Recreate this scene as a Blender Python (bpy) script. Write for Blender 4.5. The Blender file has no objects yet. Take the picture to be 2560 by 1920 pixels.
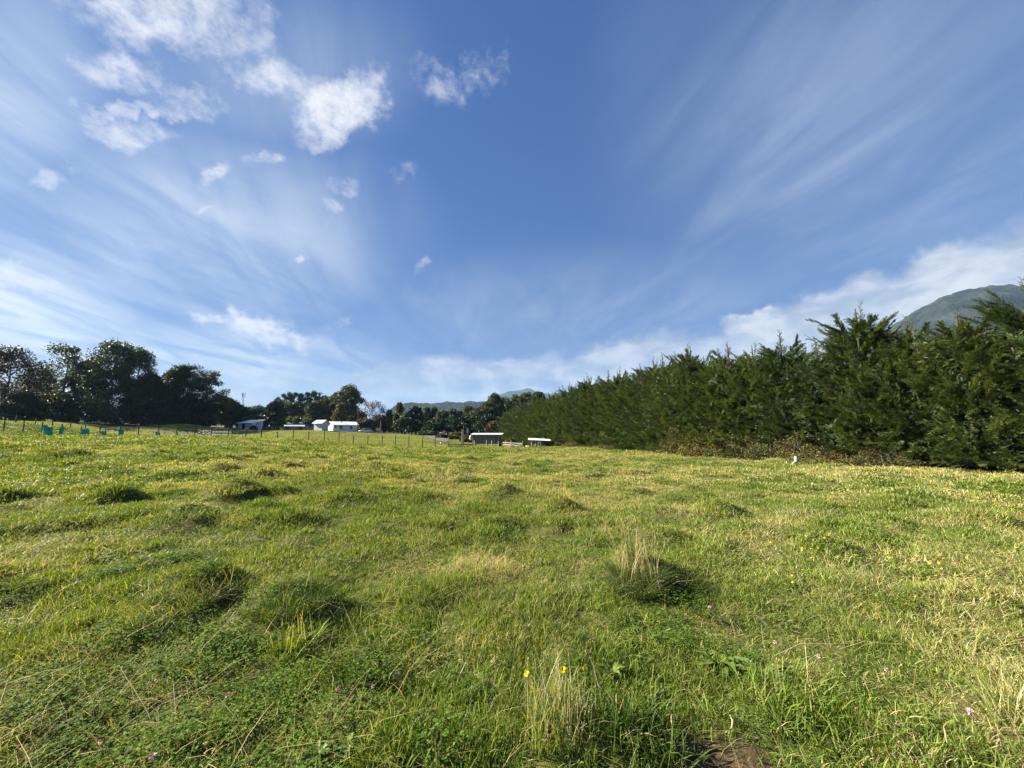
import bpy, bmesh, math, random
import numpy as np
from mathutils import Vector, Matrix

S = bpy.context.scene
ROOT = S.collection
R = math.radians
rng = np.random.default_rng(7)

# ------------------------------------------------------------------ camera
F = 963.0                      # focal length in pixels of the 2560 wide photograph
PITCH = math.atan(120 / F)     # horizon a little below the middle of the frame
EYE = 1.62
cam_data = bpy.data.cameras.new("camera")
cam_data.sensor_width = 36
cam_data.lens = 36 * F / 2560
cam_data.clip_start = 0.05
cam_data.clip_end = 20000
cam = bpy.data.objects.new("camera", cam_data)
ROOT.objects.link(cam)
cam.location = (0, 0, EYE)
cam.rotation_euler = (math.pi / 2 + PITCH, 0, 0)
S.camera = cam


def ray(px, py):
    u, v = px - 1280, 960 - py
    c, s = math.cos(PITCH), math.sin(PITCH)
    return np.array([u, F * c - v * s, F * s + v * c])


def at(px, py, D):
    """world point seen at photograph pixel (px, py), D metres in front of the camera"""
    r = ray(px, py)
    k = D / r[1]
    return np.array([r[0] * k, D, EYE + r[2] * k])


# ------------------------------------------------------------------ light
SUN_AZ, SUN_EL = -78.0, 28.0   # degrees; azimuth measured from +Y towards +X
sun_data = bpy.data.lights.new("sun", 'SUN')
sun_data.energy = 5.0
sun_data.angle = R(0.5)
sun_data.color = (1.0, 0.90, 0.72)
sun = bpy.data.objects.new("sun", sun_data)
ROOT.objects.link(sun)
sd = Vector((math.sin(R(SUN_AZ)) * math.cos(R(SUN_EL)), math.cos(R(SUN_AZ)) * math.cos(R(SUN_EL)), math.sin(R(SUN_EL))))
sun.rotation_euler = (-sd).to_track_quat('-Z', 'Y').to_euler()
sun.location = (-30, 10, 40)

S.view_settings.view_transform = 'Standard'
S.view_settings.look = 'None'
S.view_settings.gamma = 1
S.view_settings.use_curve_mapping = False
S.view_settings.exposure = 2.08
S.cycles.max_bounces = 6
S.cycles.diffuse_bounces = 1
S.cycles.transparent_max_bounces = 8
S.cycles.volume_bounces = 0
S.cycles.sample_clamp_indirect = 4
S.cycles.use_denoising = True
S.cycles.denoiser = 'OPENIMAGEDENOISE'
S.cycles.denoising_prefilter = 'NONE'
S.cycles.adaptive_threshold = 0.004
S.cycles.denoising_input_passes = 'RGB_ALBEDO_NORMAL'

# ------------------------------------------------------------------ sky
SKY_STRENGTH = 0.050
W = bpy.data.worlds.new("World")
S.world = W
W.use_nodes = True
nt = W.node_tree
nt.nodes.clear()


class NG:
    """short-hand for building node trees"""

    def __init__(self, tree):
        self.t = tree

    def n(self, kind, **kw):
        nd = self.t.nodes.new(kind)
        for k, v in kw.items():
            setattr(nd, k, v)
        return nd

    def link(self, a, b):
        self.t.links.new(a, b)

    def put(self, sock, v):
        if isinstance(v, bpy.types.NodeSocket):
            self.link(v, sock)
        elif v is not None:
            sock.default_value = v

    def m(self, op, a, b=None, c=None, clamp=False):
        nd = self.n('ShaderNodeMath', operation=op, use_clamp=clamp)
        for i, v in enumerate((a, b, c)):
            if v is not None:
                self.put(nd.inputs[i], v)
        return nd.outputs[0]

    def vm(self, op, a, b=None, scale=None):
        nd = self.n('ShaderNodeVectorMath', operation=op)
        self.put(nd.inputs[0], a)
        if b is not None:
            self.put(nd.inputs[1], b)
        if scale is not None:
            self.put(nd.inputs['Scale'], scale)
        return nd.outputs['Value'] if op in ('DOT_PRODUCT', 'LENGTH') else nd.outputs[0]

    def noise(self, vec, scale, detail=4, rough=0.55, dist=0.0):
        nd = self.n('ShaderNodeTexNoise')
        self.put(nd.inputs['Vector'], vec)
        nd.inputs['Scale'].default_value = scale
        nd.inputs['Detail'].default_value = detail
        nd.inputs['Roughness'].default_value = rough
        nd.inputs['Distortion'].default_value = dist
        return nd.outputs['Fac']

    def rng(self, v, a, b, c=0.0, d=1.0, smooth=True):
        nd = self.n('ShaderNodeMapRange', interpolation_type='SMOOTHSTEP' if smooth else 'LINEAR')
        self.put(nd.inputs['Value'], v)
        for k, x in zip(('From Min', 'From Max', 'To Min', 'To Max'), (a, b, c, d)):
            self.put(nd.inputs[k], x)
        return nd.outputs[0]

    def mix(self, f, a, b, mode='MIX'):
        nd = self.n('ShaderNodeMix', data_type='RGBA', blend_type=mode)
        self.put(nd.inputs['Factor'], f)
        self.put(nd.inputs[6], a if isinstance(a, bpy.types.NodeSocket) else (*a, 1))
        self.put(nd.inputs[7], b if isinstance(b, bpy.types.NodeSocket) else (*b, 1))
        return nd.outputs[2]

    def comb(self, x, y, z):
        nd = self.n('ShaderNodeCombineXYZ')
        for i, v in enumerate((x, y, z)):
            self.put(nd.inputs[i], v)
        return nd.outputs[0]


g = NG(nt)
tc = g.n('ShaderNodeTexCoord')
direc = tc.outputs['Generated']
sep = g.n('ShaderNodeSeparateXYZ')
g.link(direc, sep.inputs[0])
dx, dy, dz = sep.outputs
sky = g.n('ShaderNodeTexSky', sky_type='NISHITA')
sky.sun_disc = False
sky.sun_elevation = R(SUN_EL)
sky.sun_rotation = R(SUN_AZ)
sky.altitude = 300
sky.air_density = 1.0
sky.dust_density = 0.7
sky.ozone_density = 1.4
az = g.m('ARCTAN2', dx, dy)
el = g.m('ARCSINE', dz)
zc = g.m('ADD', g.m('MAXIMUM', dz, 0.0), 0.06)
pxs = g.m('DIVIDE', dx, zc)           # flat cloud deck seen in perspective
pys = g.m('DIVIDE', dy, zc)


def azel(px, py):
    r = ray(px, py)
    r = r / np.linalg.norm(r)
    return np.array([math.atan2(r[0], r[1]), math.asin(r[2])])


def blob(p, px, py, rx, ry, rot=0.0):
    """value 1 in the middle of an elliptical patch of sky falling to 0 at its rim"""
    c = azel(px, py)
    cr, sr = math.cos(R(rot)), math.sin(R(rot))
    e = 4.0
    u = (azel(px + e * cr, py - e * sr) - c) / e * rx
    v = (azel(px - e * sr, py - e * cr) - c) / e * ry
    M = np.linalg.inv(np.array([u, v]).T)
    a = g.vm('DOT_PRODUCT', p, (M[0, 0], M[0, 1], -M[0] @ c))
    b = g.vm('DOT_PRODUCT', p, (M[1, 0], M[1, 1], -M[1] @ c))
    d2 = g.m('MULTIPLY_ADD', b, b, g.m('MULTIPLY', a, a))
    return g.m('SUBTRACT', 1.0, g.m('SQRT', d2))


warp = g.n('ShaderNodeTexNoise')
g.link(direc, warp.inputs['Vector'])
warp.inputs['Scale'].default_value = 9
warp.inputs['Detail'].default_value = 6
warp.inputs['Roughness'].default_value = 0.6
wsep = g.n('ShaderNodeSeparateColor')
g.link(warp.outputs['Color'], wsep.inputs[0])
wa = g.m('MULTIPLY', g.m('SUBTRACT', wsep.outputs[0], 0.5), 0.22)
wb = g.m('MULTIPLY', g.m('SUBTRACT', wsep.outputs[1], 0.5), 0.15)
P = g.comb(g.m('ADD', az, wa), g.m('ADD', el, wb), 1.0)
P0 = g.comb(az, el, 1.0)

cumulus = [  # px, py, rx, ry, rotation, weight
    (400, 20, 340, 150, -4, 1.0), (600, 70, 190, 100, 20, .8), (330, 180, 190, 75, -14, .95), (440, 250, 190, 60, -6, .75),
    (545, 235, 70, 60, 0, .65), (350, 275, 150, 40, 4, .9), (330, 328, 150, 52, -10, .85),
    (700, 215, 170, 75, -18, .92), (850, 275, 165, 100, 22, 1.0), (930, 225, 75, 70, 60, .85), (810, 330, 110, 50, 0, .8),
    (1150, 205, 180, 100, 25, .72), (1230, 160, 80, 70, 0, .62), (130, 425, 95, 52, -10, .8),
    (545, 437, 95, 44, 8, .85), (512, 514, 60, 20, 6, .85), (875, 450, 60, 55, 0, .72), (1052, 655, 66, 34, 25, .66),
    (478, 780, 90, 26, -22, .85), (640, 815, 175, 60, -12, 1.0), (560, 775, 55, 40, -20, .85), (770, 845, 80, 36, 8, .8),
    (60, 705, 120, 26, -8, .75), (722, 662, 42, 20, 15, .9), (830, 530, 56, 40, -10, .78), (675, 398, 60, 24, 8, .72),
    (1005, 430, 80, 55, 20, .6), (840, 815, 80, 22, 22, .7), (835, 705, 30, 20, 0, .3), (120, 905, 130, 60, 10, .75),
]
cm = None
for (a_, b_, c_, d_, e_, w_) in cumulus:
    v = g.m('MULTIPLY', g.rng(blob(P, a_, b_, c_ * 1.45, d_ * 1.5, e_), 0.0, 0.85), w_)
    cm = v if cm is None else g.m('MAXIMUM', cm, v)
puff = g.noise(direc, 14, 10, 0.68, 0.25)
puff2 = g.noise(g.vm('MULTIPLY', direc, (1, 1, 1.5)), 38, 7, 0.66, 0.3)
cdens = g.m('ADD', g.m('MULTIPLY', puff, 0.55), g.m('MULTIPLY', puff2, 0.45))
cum = g.m('MULTIPLY', g.m('POWER', cm, 0.6), g.rng(g.m('ADD', g.m('MULTIPLY', cm, 0.58), cdens), 0.78, 1.26), clamp=True)

bank = None                            # soft grey-white cloud low over the hills
for (a_, b_, c_, d_, e_, w_) in [(2480, 730, 640, 165, 15, 1.0), (2080, 815, 420, 115, 14, .95), (1640, 905, 420, 80, 7, .75),
                                 (1250, 955, 420, 70, 2, .7), (880, 985, 520, 60, 0, .6), (300, 990, 500, 60, 0, .6),
                                 (1890, 800, 90, 36, 10, .95)]:
    v = g.m('MULTIPLY', g.rng(blob(P, a_, b_, c_ * 1.15, d_ * 1.2, e_), 0.0, 0.5), w_)
    bank = v if bank is None else g.m('MAXIMUM', bank, v)
bn = g.noise(g.vm('MULTIPLY', direc, (1, 1, 2.2)), 8, 8, 0.58, 0.3)
bank = g.m('MULTIPLY', bank, g.rng(g.m('ADD', g.m('MULTIPLY', bank, 0.55), bn), 0.42, 0.98), clamp=True)

# thin high cirrus: long streaks that run away from the camera
c1 = g.noise(g.comb(g.m('MULTIPLY', pxs, 1.0), g.m('MULTIPLY', pys, 0.34), 0.0), 1.5, 8, 0.6, 1.6)
c2 = g.noise(g.comb(g.m('MULTIPLY', g.m('ADD', pxs, g.m('MULTIPLY', pys, 0.25)), 1.0), g.m('MULTIPLY', pys, 0.26), 3.0), 3.2, 7, 0.6, 1.2)
cir = g.rng(g.m('ADD', g.m('MULTIPLY', c1, 0.65), g.m('MULTIPLY', c2, 0.35)), 0.36, 0.68)
veil = None
for (a_, b_, c_, d_, e_, w_) in [(-150, 800, 1080, 440, -8, 1.15), (2050, 330, 950, 640, 10, .80), (600, 600, 760, 360, -5, .75),
                                 (1500, 760, 900, 200, 6, .62), (0, 250, 460, 460, 0, .7), (500, 900, 1000, 160, 0, .8),
                                 (2600, 600, 700, 300, 15, .55), (700, 200, 560, 300, 0, .45)]:
    v = g.m('MULTIPLY', g.rng(blob(P0, a_, b_, c_, d_, e_), 0.0, 0.9), w_)
    veil = v if veil is None else g.m('MAXIMUM', veil, v)
cirf = g.m('MULTIPLY', veil, g.m('MULTIPLY_ADD', cir, 0.66, 0.28), clamp=True)

skyc = sky.outputs[0]
soft = g.n('ShaderNodeVectorMath', operation='DIVIDE')      # rolls off the glare round the sun
g.link(skyc, soft.inputs[0])
g.link(g.vm('MULTIPLY_ADD', skyc, (0.24, 0.24, 0.24)), soft.inputs[1])
soft.inputs[1].links[0].from_node.inputs[2].default_value = (1, 1, 1)
skyc = g.mix(1.0, soft.outputs[0], (0.32, 0.59, 1.17), 'MULTIPLY')
k = 9.2
skyc = g.mix(cirf, skyc, g.mix(g.rng(az, -0.9, 0.2), (0.42 * k, 0.47 * k, 0.53 * k), (0.20 * k, 0.25 * k, 0.365 * k)))
shade = g.rng(g.noise(g.vm('MULTIPLY', direc, (1, 1, 2.0)), 10, 6, 0.6, 0.2), 0.35, 0.68)
bankc = g.mix(shade, (0.21 * k, 0.25 * k, 0.33 * k), (0.41 * k, 0.425 * k, 0.455 * k))
skyc = g.mix(g.m('MULTIPLY', bank, 0.9), skyc, bankc)
skyc = g.mix(g.m('MULTIPLY', cum, 0.95), skyc, (0.50 * k, 0.51 * k, 0.53 * k))
bg = g.n('ShaderNodeBackground')
g.link(skyc, bg.inputs['Color'])
bg.inputs['Strength'].default_value = SKY_STRENGTH
wo = g.n('ShaderNodeOutputWorld')
g.link(bg.outputs[0], wo.inputs['Surface'])


# ------------------------------------------------------------------ numpy noise
def _hash(ix, iy, seed):
    h = (ix.astype(np.int64) * 374761393 + iy.astype(np.int64) * 668265263 + seed * 974711) & 0x7fffffff
    h = ((h ^ (h >> 13)) * 1274126177) & 0x7fffffff
    h = h ^ (h >> 16)
    return (h & 0xffff) / 65535.0


def vnoise(x, y, seed=0):
    x, y = np.asarray(x, float), np.asarray(y, float)
    ix, iy = np.floor(x), np.floor(y)
    fx, fy = x - ix, y - iy
    fx, fy = fx * fx * (3 - 2 * fx), fy * fy * (3 - 2 * fy)
    a, b = _hash(ix, iy, seed), _hash(ix + 1, iy, seed)
    c, d = _hash(ix, iy + 1, seed), _hash(ix + 1, iy + 1, seed)
    return (a * (1 - fx) + b * fx) * (1 - fy) + (c * (1 - fx) + d * fx) * fy


def fbm(x, y, seed=0, oct=4, gain=0.5):
    s, amp, tot = 0, 1, 0
    for i in range(oct):
        s = s + amp * vnoise(x * 2 ** i + 17.3 * i, y * 2 ** i - 9.1 * i, seed + i)
        tot += amp
        amp *= gain
    return s / tot


def sstep(a, b, x):
    t = np.clip((x - a) / (b - a), 0, 1)
    return t * t * (3 - 2 * t)


# ------------------------------------------------------------------ terrain
_cp = []


def cp(px, py, D):
    _cp.append(at(px, py, D))


for q in [(0, 0, 0), (0, 4, 0), (4, 3, 0), (-4, 3, 0.05), (0, 10, 0), (8, 8, 0), (15, 5, 0), (-8, 6, .15), (-16, 8, .4), (-26, 14, .75),
          (0, -20, 0), (30, -20, 0), (-30, -20, .3), (20, 0, 0), (-20, 0, .3), (30, 15, 0), (40, 40, -.3), (30, 70, -.5), (60, 20, 0),
          (0, 20, 0), (-60, 20, 1.5), (-80, 0, 1.5), (80, 0, 0), (0, -80, 0), (120, 60, 0), (-150, 40, 3), (-150, 110, 5), (150, 150, 1)]:
    _cp.append(np.array(q, float))
for q in [(1280, 1165, 20), (1300, 1132, 36), (1150, 1125, 45), (1400, 1120, 50), (1700, 1142, 28), (2200, 1172, 16.8), (2560, 1195, 13.4),
          (100, 1098, 32), (350, 1098, 32), (620, 1104, 34), (900, 1124, 36), (100, 1128, 18), (600, 1140, 18), (950, 1140, 28),
          (57, 1085, 43), (154, 1094, 45), (250, 1096, 46), (347, 1097, 47), (441, 1096, 48), (528, 1096, 48), (614, 1098, 49),
          (695, 1103.5, 50), (811, 1107, 50), (884, 1112, 50), (956, 1117, 50), (1023, 1120, 50), (1089, 1121, 50), (1154, 1120, 52),
          (1247, 1120, 54), (1307, 1122, 54), (1350, 1122, 52),
          (35, 1060, 50), (129, 1071, 55), (212, 1075, 60), (286, 1087, 68), (353, 1091, 75), (412, 1092, 80),
          (0, 1052, 70), (80, 1054, 74), (150, 1058, 76), (230, 1066, 80), (330, 1074, 84), (450, 1063, 90), (380, 1068, 88), (450, 1064, 100), (300, 1066, 92), (200, 1060, 92), (90, 1053, 90),
          (540, 1070, 96), (620, 1075, 106), (700, 1077, 98), (805, 1077, 98), (840, 1080, 118), (750, 1076, 125),
          (912, 1083, 118), (960, 1085, 115), (1000, 1090, 100), (1060, 1089, 108), (1090, 1097, 90), (1140, 1107, 78),
          (1215, 1117, 62), (1158, 1112, 74), (1280, 1107, 80), (1108, 1090, 108), (900, 1095, 85), (760, 1088, 75), (660, 1090, 72),
          (560, 1090, 70)]:
    cp(*q)
for q in [(0, 170, 1.5), (-80, 170, 3.0), (-180, 200, 5), (80, 200, 0), (0, 260, 1.5), (-200, 320, 3), (160, 320, 0), (0, 400, 1)]:
    _cp.append(np.array(q, float))
CP = np.array(_cp)
_c2 = 5.0 ** 2
_A = np.sqrt(((CP[:, None, :2] - CP[None, :, :2]) ** 2).sum(-1) + _c2)
_A = np.block([[_A + 0.15 * np.eye(len(CP)), np.ones((len(CP), 1))], [np.ones((1, len(CP))), np.zeros((1, 1))]])
_w = np.linalg.solve(_A, np.append(CP[:, 2], 0))

MOUNDS = []


def base_h(x, y):
    d = np.sqrt((x[:, None] - CP[None, :, 0]) ** 2 + (y[:, None] - CP[None, :, 1]) ** 2 + _c2)
    return d @ _w[:-1] + _w[-1]


def hummock(x, y):
    """tussocky relief of the grazed field, 0..1"""
    return sstep(.52, .80, fbm(x * .95 + 3.1, y * .95 - 7.7, 11, 2))


def cell_mounds(x, y, size=1.5, seed=77, only=False):
    """scattered tussock mounds: height field of jittered bumps; also used to place the long grass"""
    out_ = np.zeros_like(x)
    ix, iy = np.floor(x / size), np.floor(y / size)
    for a in (-1, 0, 1):
        for b in (-1, 0, 1):
            gx, gy = ix + a, iy + b
            on = _hash(gx, gy, seed) < .68
            mx = (gx + .15 + .7 * _hash(gx, gy, seed + 1)) * size
            my = (gy + .15 + .7 * _hash(gx, gy, seed + 2)) * size
            rr = .26 + .28 * _hash(gx, gy, seed + 3)
            hh = .03 + .13 * _hash(gx, gy, seed + 4) ** 1.6
            out_ = np.maximum(out_, on * hh * np.exp(-1.4 * ((x - mx) ** 2 + (y - my) ** 2) / rr ** 2))
    return out_


def field_mask(x, y):
    """1 in the rough pasture, 0 on the mown slope beyond the fence"""
    return 1 - sstep(48, 55, y + 0.02 * x)


def H(x, y, fine=True):
    x = np.atleast_1d(np.asarray(x, float))
    y = np.atleast_1d(np.asarray(y, float))
    out = np.empty_like(x)
    for i in range(0, len(x), 20000):
        sl = slice(i, i + 20000)
        out[sl] = base_h(x[sl], y[sl])
    r = np.hypot(x, y)
    far = sstep(260, 420, r)
    out = out * (1 - far) + 0.8 * far
    if fine:
        fm = 0.25 + 0.75 * field_mask(x, y)
        out = out + fm * (0.10 * hummock(x, y) * sstep(2.5, 7, r) + cell_mounds(x, y) * sstep(4.0, 7, r) + .07 * (fbm(x * .45, y * .45, 3, 3) - .5) + .13 * (fbm(x * 1.9, y * 1.9, 5, 3) - .5) + .05 * (fbm(x * 6.5, y * 6.5, 6, 2) - .5) * (1 - sstep(12, 25, r)))
        near = r < 25
        for (mx, my, rr, hh) in MOUNDS:
            d2 = ((x[near] - mx) ** 2 + (y[near] - my) ** 2) / rr ** 2
            out[near] += hh * np.exp(-d2 * 1.6)
    return out


def h1(x, y):
    return float(H([x], [y])[0])


PENDING = []
for (px, py, rr, hh) in [(1570, 1440, .36, .25), (1660, 1445, .32, .14), (735, 1500, .45, .16), (560, 1490, .4, .12),
                         (480, 1490, .5, .14), (330, 1500, .4, .12), (1420, 1700, .25, .07),
                         (480, 1285, .7, .16), (1240, 1230, .9, .18), (1100, 1190, 1.0, .2), (2030, 1290, .6, .12),
                         (590, 1225, .6, .2), (870, 1250, .8, .15), (2050, 1400, .6, .08)]:
    d_ = 1.2
    while True:
        p = at(px, py, d_)
        if p[2] < h1(p[0], p[1]) or d_ > 60:
            break
        d_ *= 1.01
    _found = (p[0], p[1], rr, hh)
    PENDING.append(_found)
MOUNDS.extend(PENDING)
cam.location.z = EYE


def ground_at(px, D):
    """ground point straight below photograph column px at depth D"""
    x = (px - 1280) / ray(px, 1080)[1] * D
    return np.array([x, D, h1(x, D)])


# ------------------------------------------------------------------ object helpers
def tag(o, label=None, cat=None, group=None, kind=None):
    if label:
        o["label"] = label
    if cat:
        o["category"] = cat
    if group:
        o["group"] = group
    if kind:
        o["kind"] = kind
    return o


def empty(name, loc, rz=0.0, label=None, cat=None, group=None, scale=1.0):
    o = bpy.data.objects.new(name, None)
    o.empty_display_size = 0.3
    ROOT.objects.link(o)
    o.location = tuple(float(v) for v in loc)
    o.rotation_euler = (0, 0, rz)
    o.scale = (scale,) * 3
    return tag(o, label, cat, group)


def link(name, me, parent=None):
    o = bpy.data.objects.new(name, me)
    ROOT.objects.link(o)
    if parent:
        o.parent = parent
    return o


def mesh_np(name, V, faces, mat, attrs=None, smooth=False):
    """faces: list of int arrays (n, k); attrs: name -> per-vertex floats"""
    me = bpy.data.meshes.new(name)
    V = np.asarray(V, np.float32)
    me.vertices.add(len(V))
    me.vertices.foreach_set('co', V.ravel())
    idx, st, off = [], [], 0
    for fa in faces:
        fa = np.asarray(fa, np.int32)
        if not len(fa):
            continue
        idx.append(fa.ravel())
        st.append(off + np.arange(len(fa)) * fa.shape[1])
        off += fa.size
    idx, st = np.concatenate(idx).astype(np.int32), np.concatenate(st).astype(np.int32)
    me.loops.add(len(idx))
    me.loops.foreach_set('vertex_index', idx)
    me.polygons.add(len(st))
    me.polygons.foreach_set('loop_start', st)
    me.update(calc_edges=True)
    if smooth:
        me.polygons.foreach_set('use_smooth', np.ones(len(st), bool))
    for k_, v_ in (attrs or {}).items():
        a = me.attributes.new(k_, 'FLOAT', 'POINT')
        a.data.foreach_set('value', np.asarray(v_, np.float32))
    if mat:
        me.materials.append(mat)
    me.validate()
    return me


class MB:
    """collects boxes, bars, tubes and free faces into ONE mesh"""

    def __init__(self):
        self.v, self.f = [], []

    def face(self, pts):
        n = len(self.v)
        self.v += [tuple(map(float, p)) for p in pts]
        self.f.append(tuple(range(n, n + len(pts))))

    def hexa(self, p):
        n = len(self.v)
        self.v += [tuple(map(float, q)) for q in p]
        for q in ((0, 3, 2, 1), (4, 5, 6, 7), (0, 1, 5, 4), (1, 2, 6, 5), (2, 3, 7, 6), (3, 0, 4, 7)):
            self.f.append(tuple(n + i for i in q))
        return self

    def box(self, x0, x1, y0, y1, z0, z1):
        self.hexa([(x0, y0, z0), (x1, y0, z0), (x1, y1, z0), (x0, y1, z0), (x0, y0, z1), (x1, y0, z1), (x1, y1, z1), (x0, y1, z1)])
        return self

    def tube(self, pts, rad, n=6, cap=True):
        pts = [np.asarray(p, float) for p in pts]
        if np.isscalar(rad):
            rad = [rad] * len(pts)
        base = len(self.v)
        for i, p in enumerate(pts):
            t = pts[min(i + 1, len(pts) - 1)] - pts[max(i - 1, 0)]
            t = t / (np.linalg.norm(t) + 1e-9)
            a = np.cross(t, (0, 0, 1) if abs(t[2]) < .9 else (1, 0, 0))
            a /= np.linalg.norm(a)
            b = np.cross(t, a)
            for j in range(n):
                w = 2 * math.pi * j / n
                self.v.append(tuple(p + rad[i] * (math.cos(w) * a + math.sin(w) * b)))
        for i in range(len(pts) - 1):
            for j in range(n):
                j2 = (j + 1) % n
                self.f.append((base + i * n + j, base + i * n + j2, base + (i + 1) * n + j2, base + (i + 1) * n + j))
        if cap:
            self.f.append(tuple(base + j for j in reversed(range(n))))
            e = base + (len(pts) - 1) * n
            self.f.append(tuple(e + j for j in range(n)))
        return self

    def prism(self, prof, x0, x1, axis='x'):
        """profile [(a, z)] extruded along an axis"""
        n = len(prof)
        b = len(self.v)
        for x in (x0, x1):
            for (a, z) in prof:
                self.v.append((x, a, z) if axis == 'x' else (a, x, z))
        self.f.append(tuple(b + i for i in reversed(range(n))))
        self.f.append(tuple(b + n + i for i in range(n)))
        for i in range(n):
            j = (i + 1) % n
            self.f.append((b + i, b + j, b + n + j, b + n + i))
        return self

    def weld(self):
        """ties every limb to the first piece with a sliver so that a tree's wood is one piece"""
        par = list(range(len(self.v)))

        def find(i):
            while par[i] != i:
                par[i] = par[par[i]]
                i = par[i]
            return i
        for f in self.f:
            a0 = find(f[0])
            for i in f[1:]:
                par[find(i)] = a0
        roots = np.array([find(i) for i in range(len(self.v))])
        V = np.array(self.v)
        main = roots == roots[0]
        for r_ in np.unique(roots):
            if r_ == roots[0]:
                continue
            i = np.nonzero(roots == r_)[0][:2]
            j = np.nonzero(main)[0][np.argmin(((V[main] - V[i[0]]) ** 2).sum(1))]
            self.f.append((int(i[0]), int(i[1]), int(j)))
        return self

    def mesh(self, name, mat, bevel=0.0, smooth=False):
        me = bpy.data.meshes.new(name)
        me.from_pydata(self.v, [], self.f)
        bm = bmesh.new()
        bm.from_mesh(me)
        bmesh.ops.recalc_face_normals(bm, faces=bm.faces)
        if bevel:
            bmesh.ops.bevel(bm, geom=list(bm.edges), offset=bevel, segments=2, affect='EDGES', clamp_overlap=True)
        bm.to_mesh(me)
        bm.free()
        if smooth:
            for p in me.polygons:
                p.use_smooth = True
        me.materials.append(mat)
        return me

    def build(self, name, mat, parent=None, bevel=0.0, smooth=False):
        return link(name, self.mesh(name, mat, bevel, smooth), parent)


# ------------------------------------------------------------------ materials
def new_mat(name):
    m = bpy.data.materials.new(name)
    m.use_nodes = True
    m.node_tree.nodes.clear()
    return m, NG(m.node_tree)


def out(g_, shader):
    o = g_.n('ShaderNodeOutputMaterial')
    g_.link(shader, o.inputs['Surface'])


def plain(name, a, b, scale=6.0, rough=0.8, stretch=(1, 1, 1), bump=0.0, metal=0.0, spec=0.3):
    m, q = new_mat(name)
    t = q.n('ShaderNodeTexCoord')
    v = q.vm('MULTIPLY', t.outputs['Object'], stretch)
    f = q.rng(q.noise(v, scale, 6, 0.6, 0.2), 0.3, 0.7)
    p = q.n('ShaderNodeBsdfPrincipled')
    q.link(q.mix(f, a, b), p.inputs['Base Color'])
    p.inputs['Roughness'].default_value = rough
    p.inputs['Metallic'].default_value = metal
    p.inputs['Specular IOR Level'].default_value = spec
    if bump:
        bn_ = q.n('ShaderNodeBump')
        bn_.inputs['Strength'].default_value = bump
        bn_.inputs['Distance'].default_value = 0.02
        q.link(f, bn_.inputs['Height'])
        q.link(bn_.outputs[0], p.inputs['Normal'])
    out(q, p.outputs[0])
    return m


def leafmat(name, cols, transl=0.3, tcol=(1.2, 1.25, 0.5), rough=0.55, spec=0.25, patch=0.0, patchcol=(.3, .24, .1), pscale=0.3):
    """leaf or blade material: colour chosen per leaf by the mesh attribute 'tint', some light passing through"""
    m, q = new_mat(name)
    a = q.n('ShaderNodeAttribute', attribute_name='tint')
    ramp = q.n('ShaderNodeValToRGB')
    q.link(a.outputs['Fac'], ramp.inputs[0])
    el_ = ramp.color_ramp.elements
    while len(el_) < len(cols):
        el_.new(0.5)
    for e_, (pos, c) in zip(el_, cols):
        e_.position = pos
        e_.color = (*c, 1)
    col = ramp.outputs[0]
    oi = q.n('ShaderNodeObjectInfo')
    col = q.mix(1.0, col, q.comb(q.m('MULTIPLY_ADD', oi.outputs['Random'], 0.35, 0.83), q.m('MULTIPLY_ADD', oi.outputs['Random'], 0.22, 0.89), 0.95), 'MULTIPLY')
    if patch:
        ge = q.n('ShaderNodeNewGeometry')
        nz = q.rng(q.noise(ge.outputs['Position'], pscale, 4, 0.6), 0.42, 0.66)
        col = q.mix(q.m('MULTIPLY', nz, patch), col, patchcol)
    p = q.n('ShaderNodeBsdfPrincipled')
    q.link(col, p.inputs['Base Color'])
    p.inputs['Roughness'].default_value = rough
    p.inputs['Specular IOR Level'].default_value = spec
    if transl:
        tr = q.n('ShaderNodeBsdfTranslucent')
        q.link(q.mix(1.0, col, tcol, 'MULTIPLY'), tr.inputs[0])
        ms = q.n('ShaderNodeMixShader')
        ms.inputs[0].default_value = transl
        q.link(p.outputs[0], ms.inputs[1])
        q.link(tr.outputs[0], ms.inputs[2])
        out(q, ms.outputs[0])
    else:
        out(q, p.outputs[0])
    return m


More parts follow.
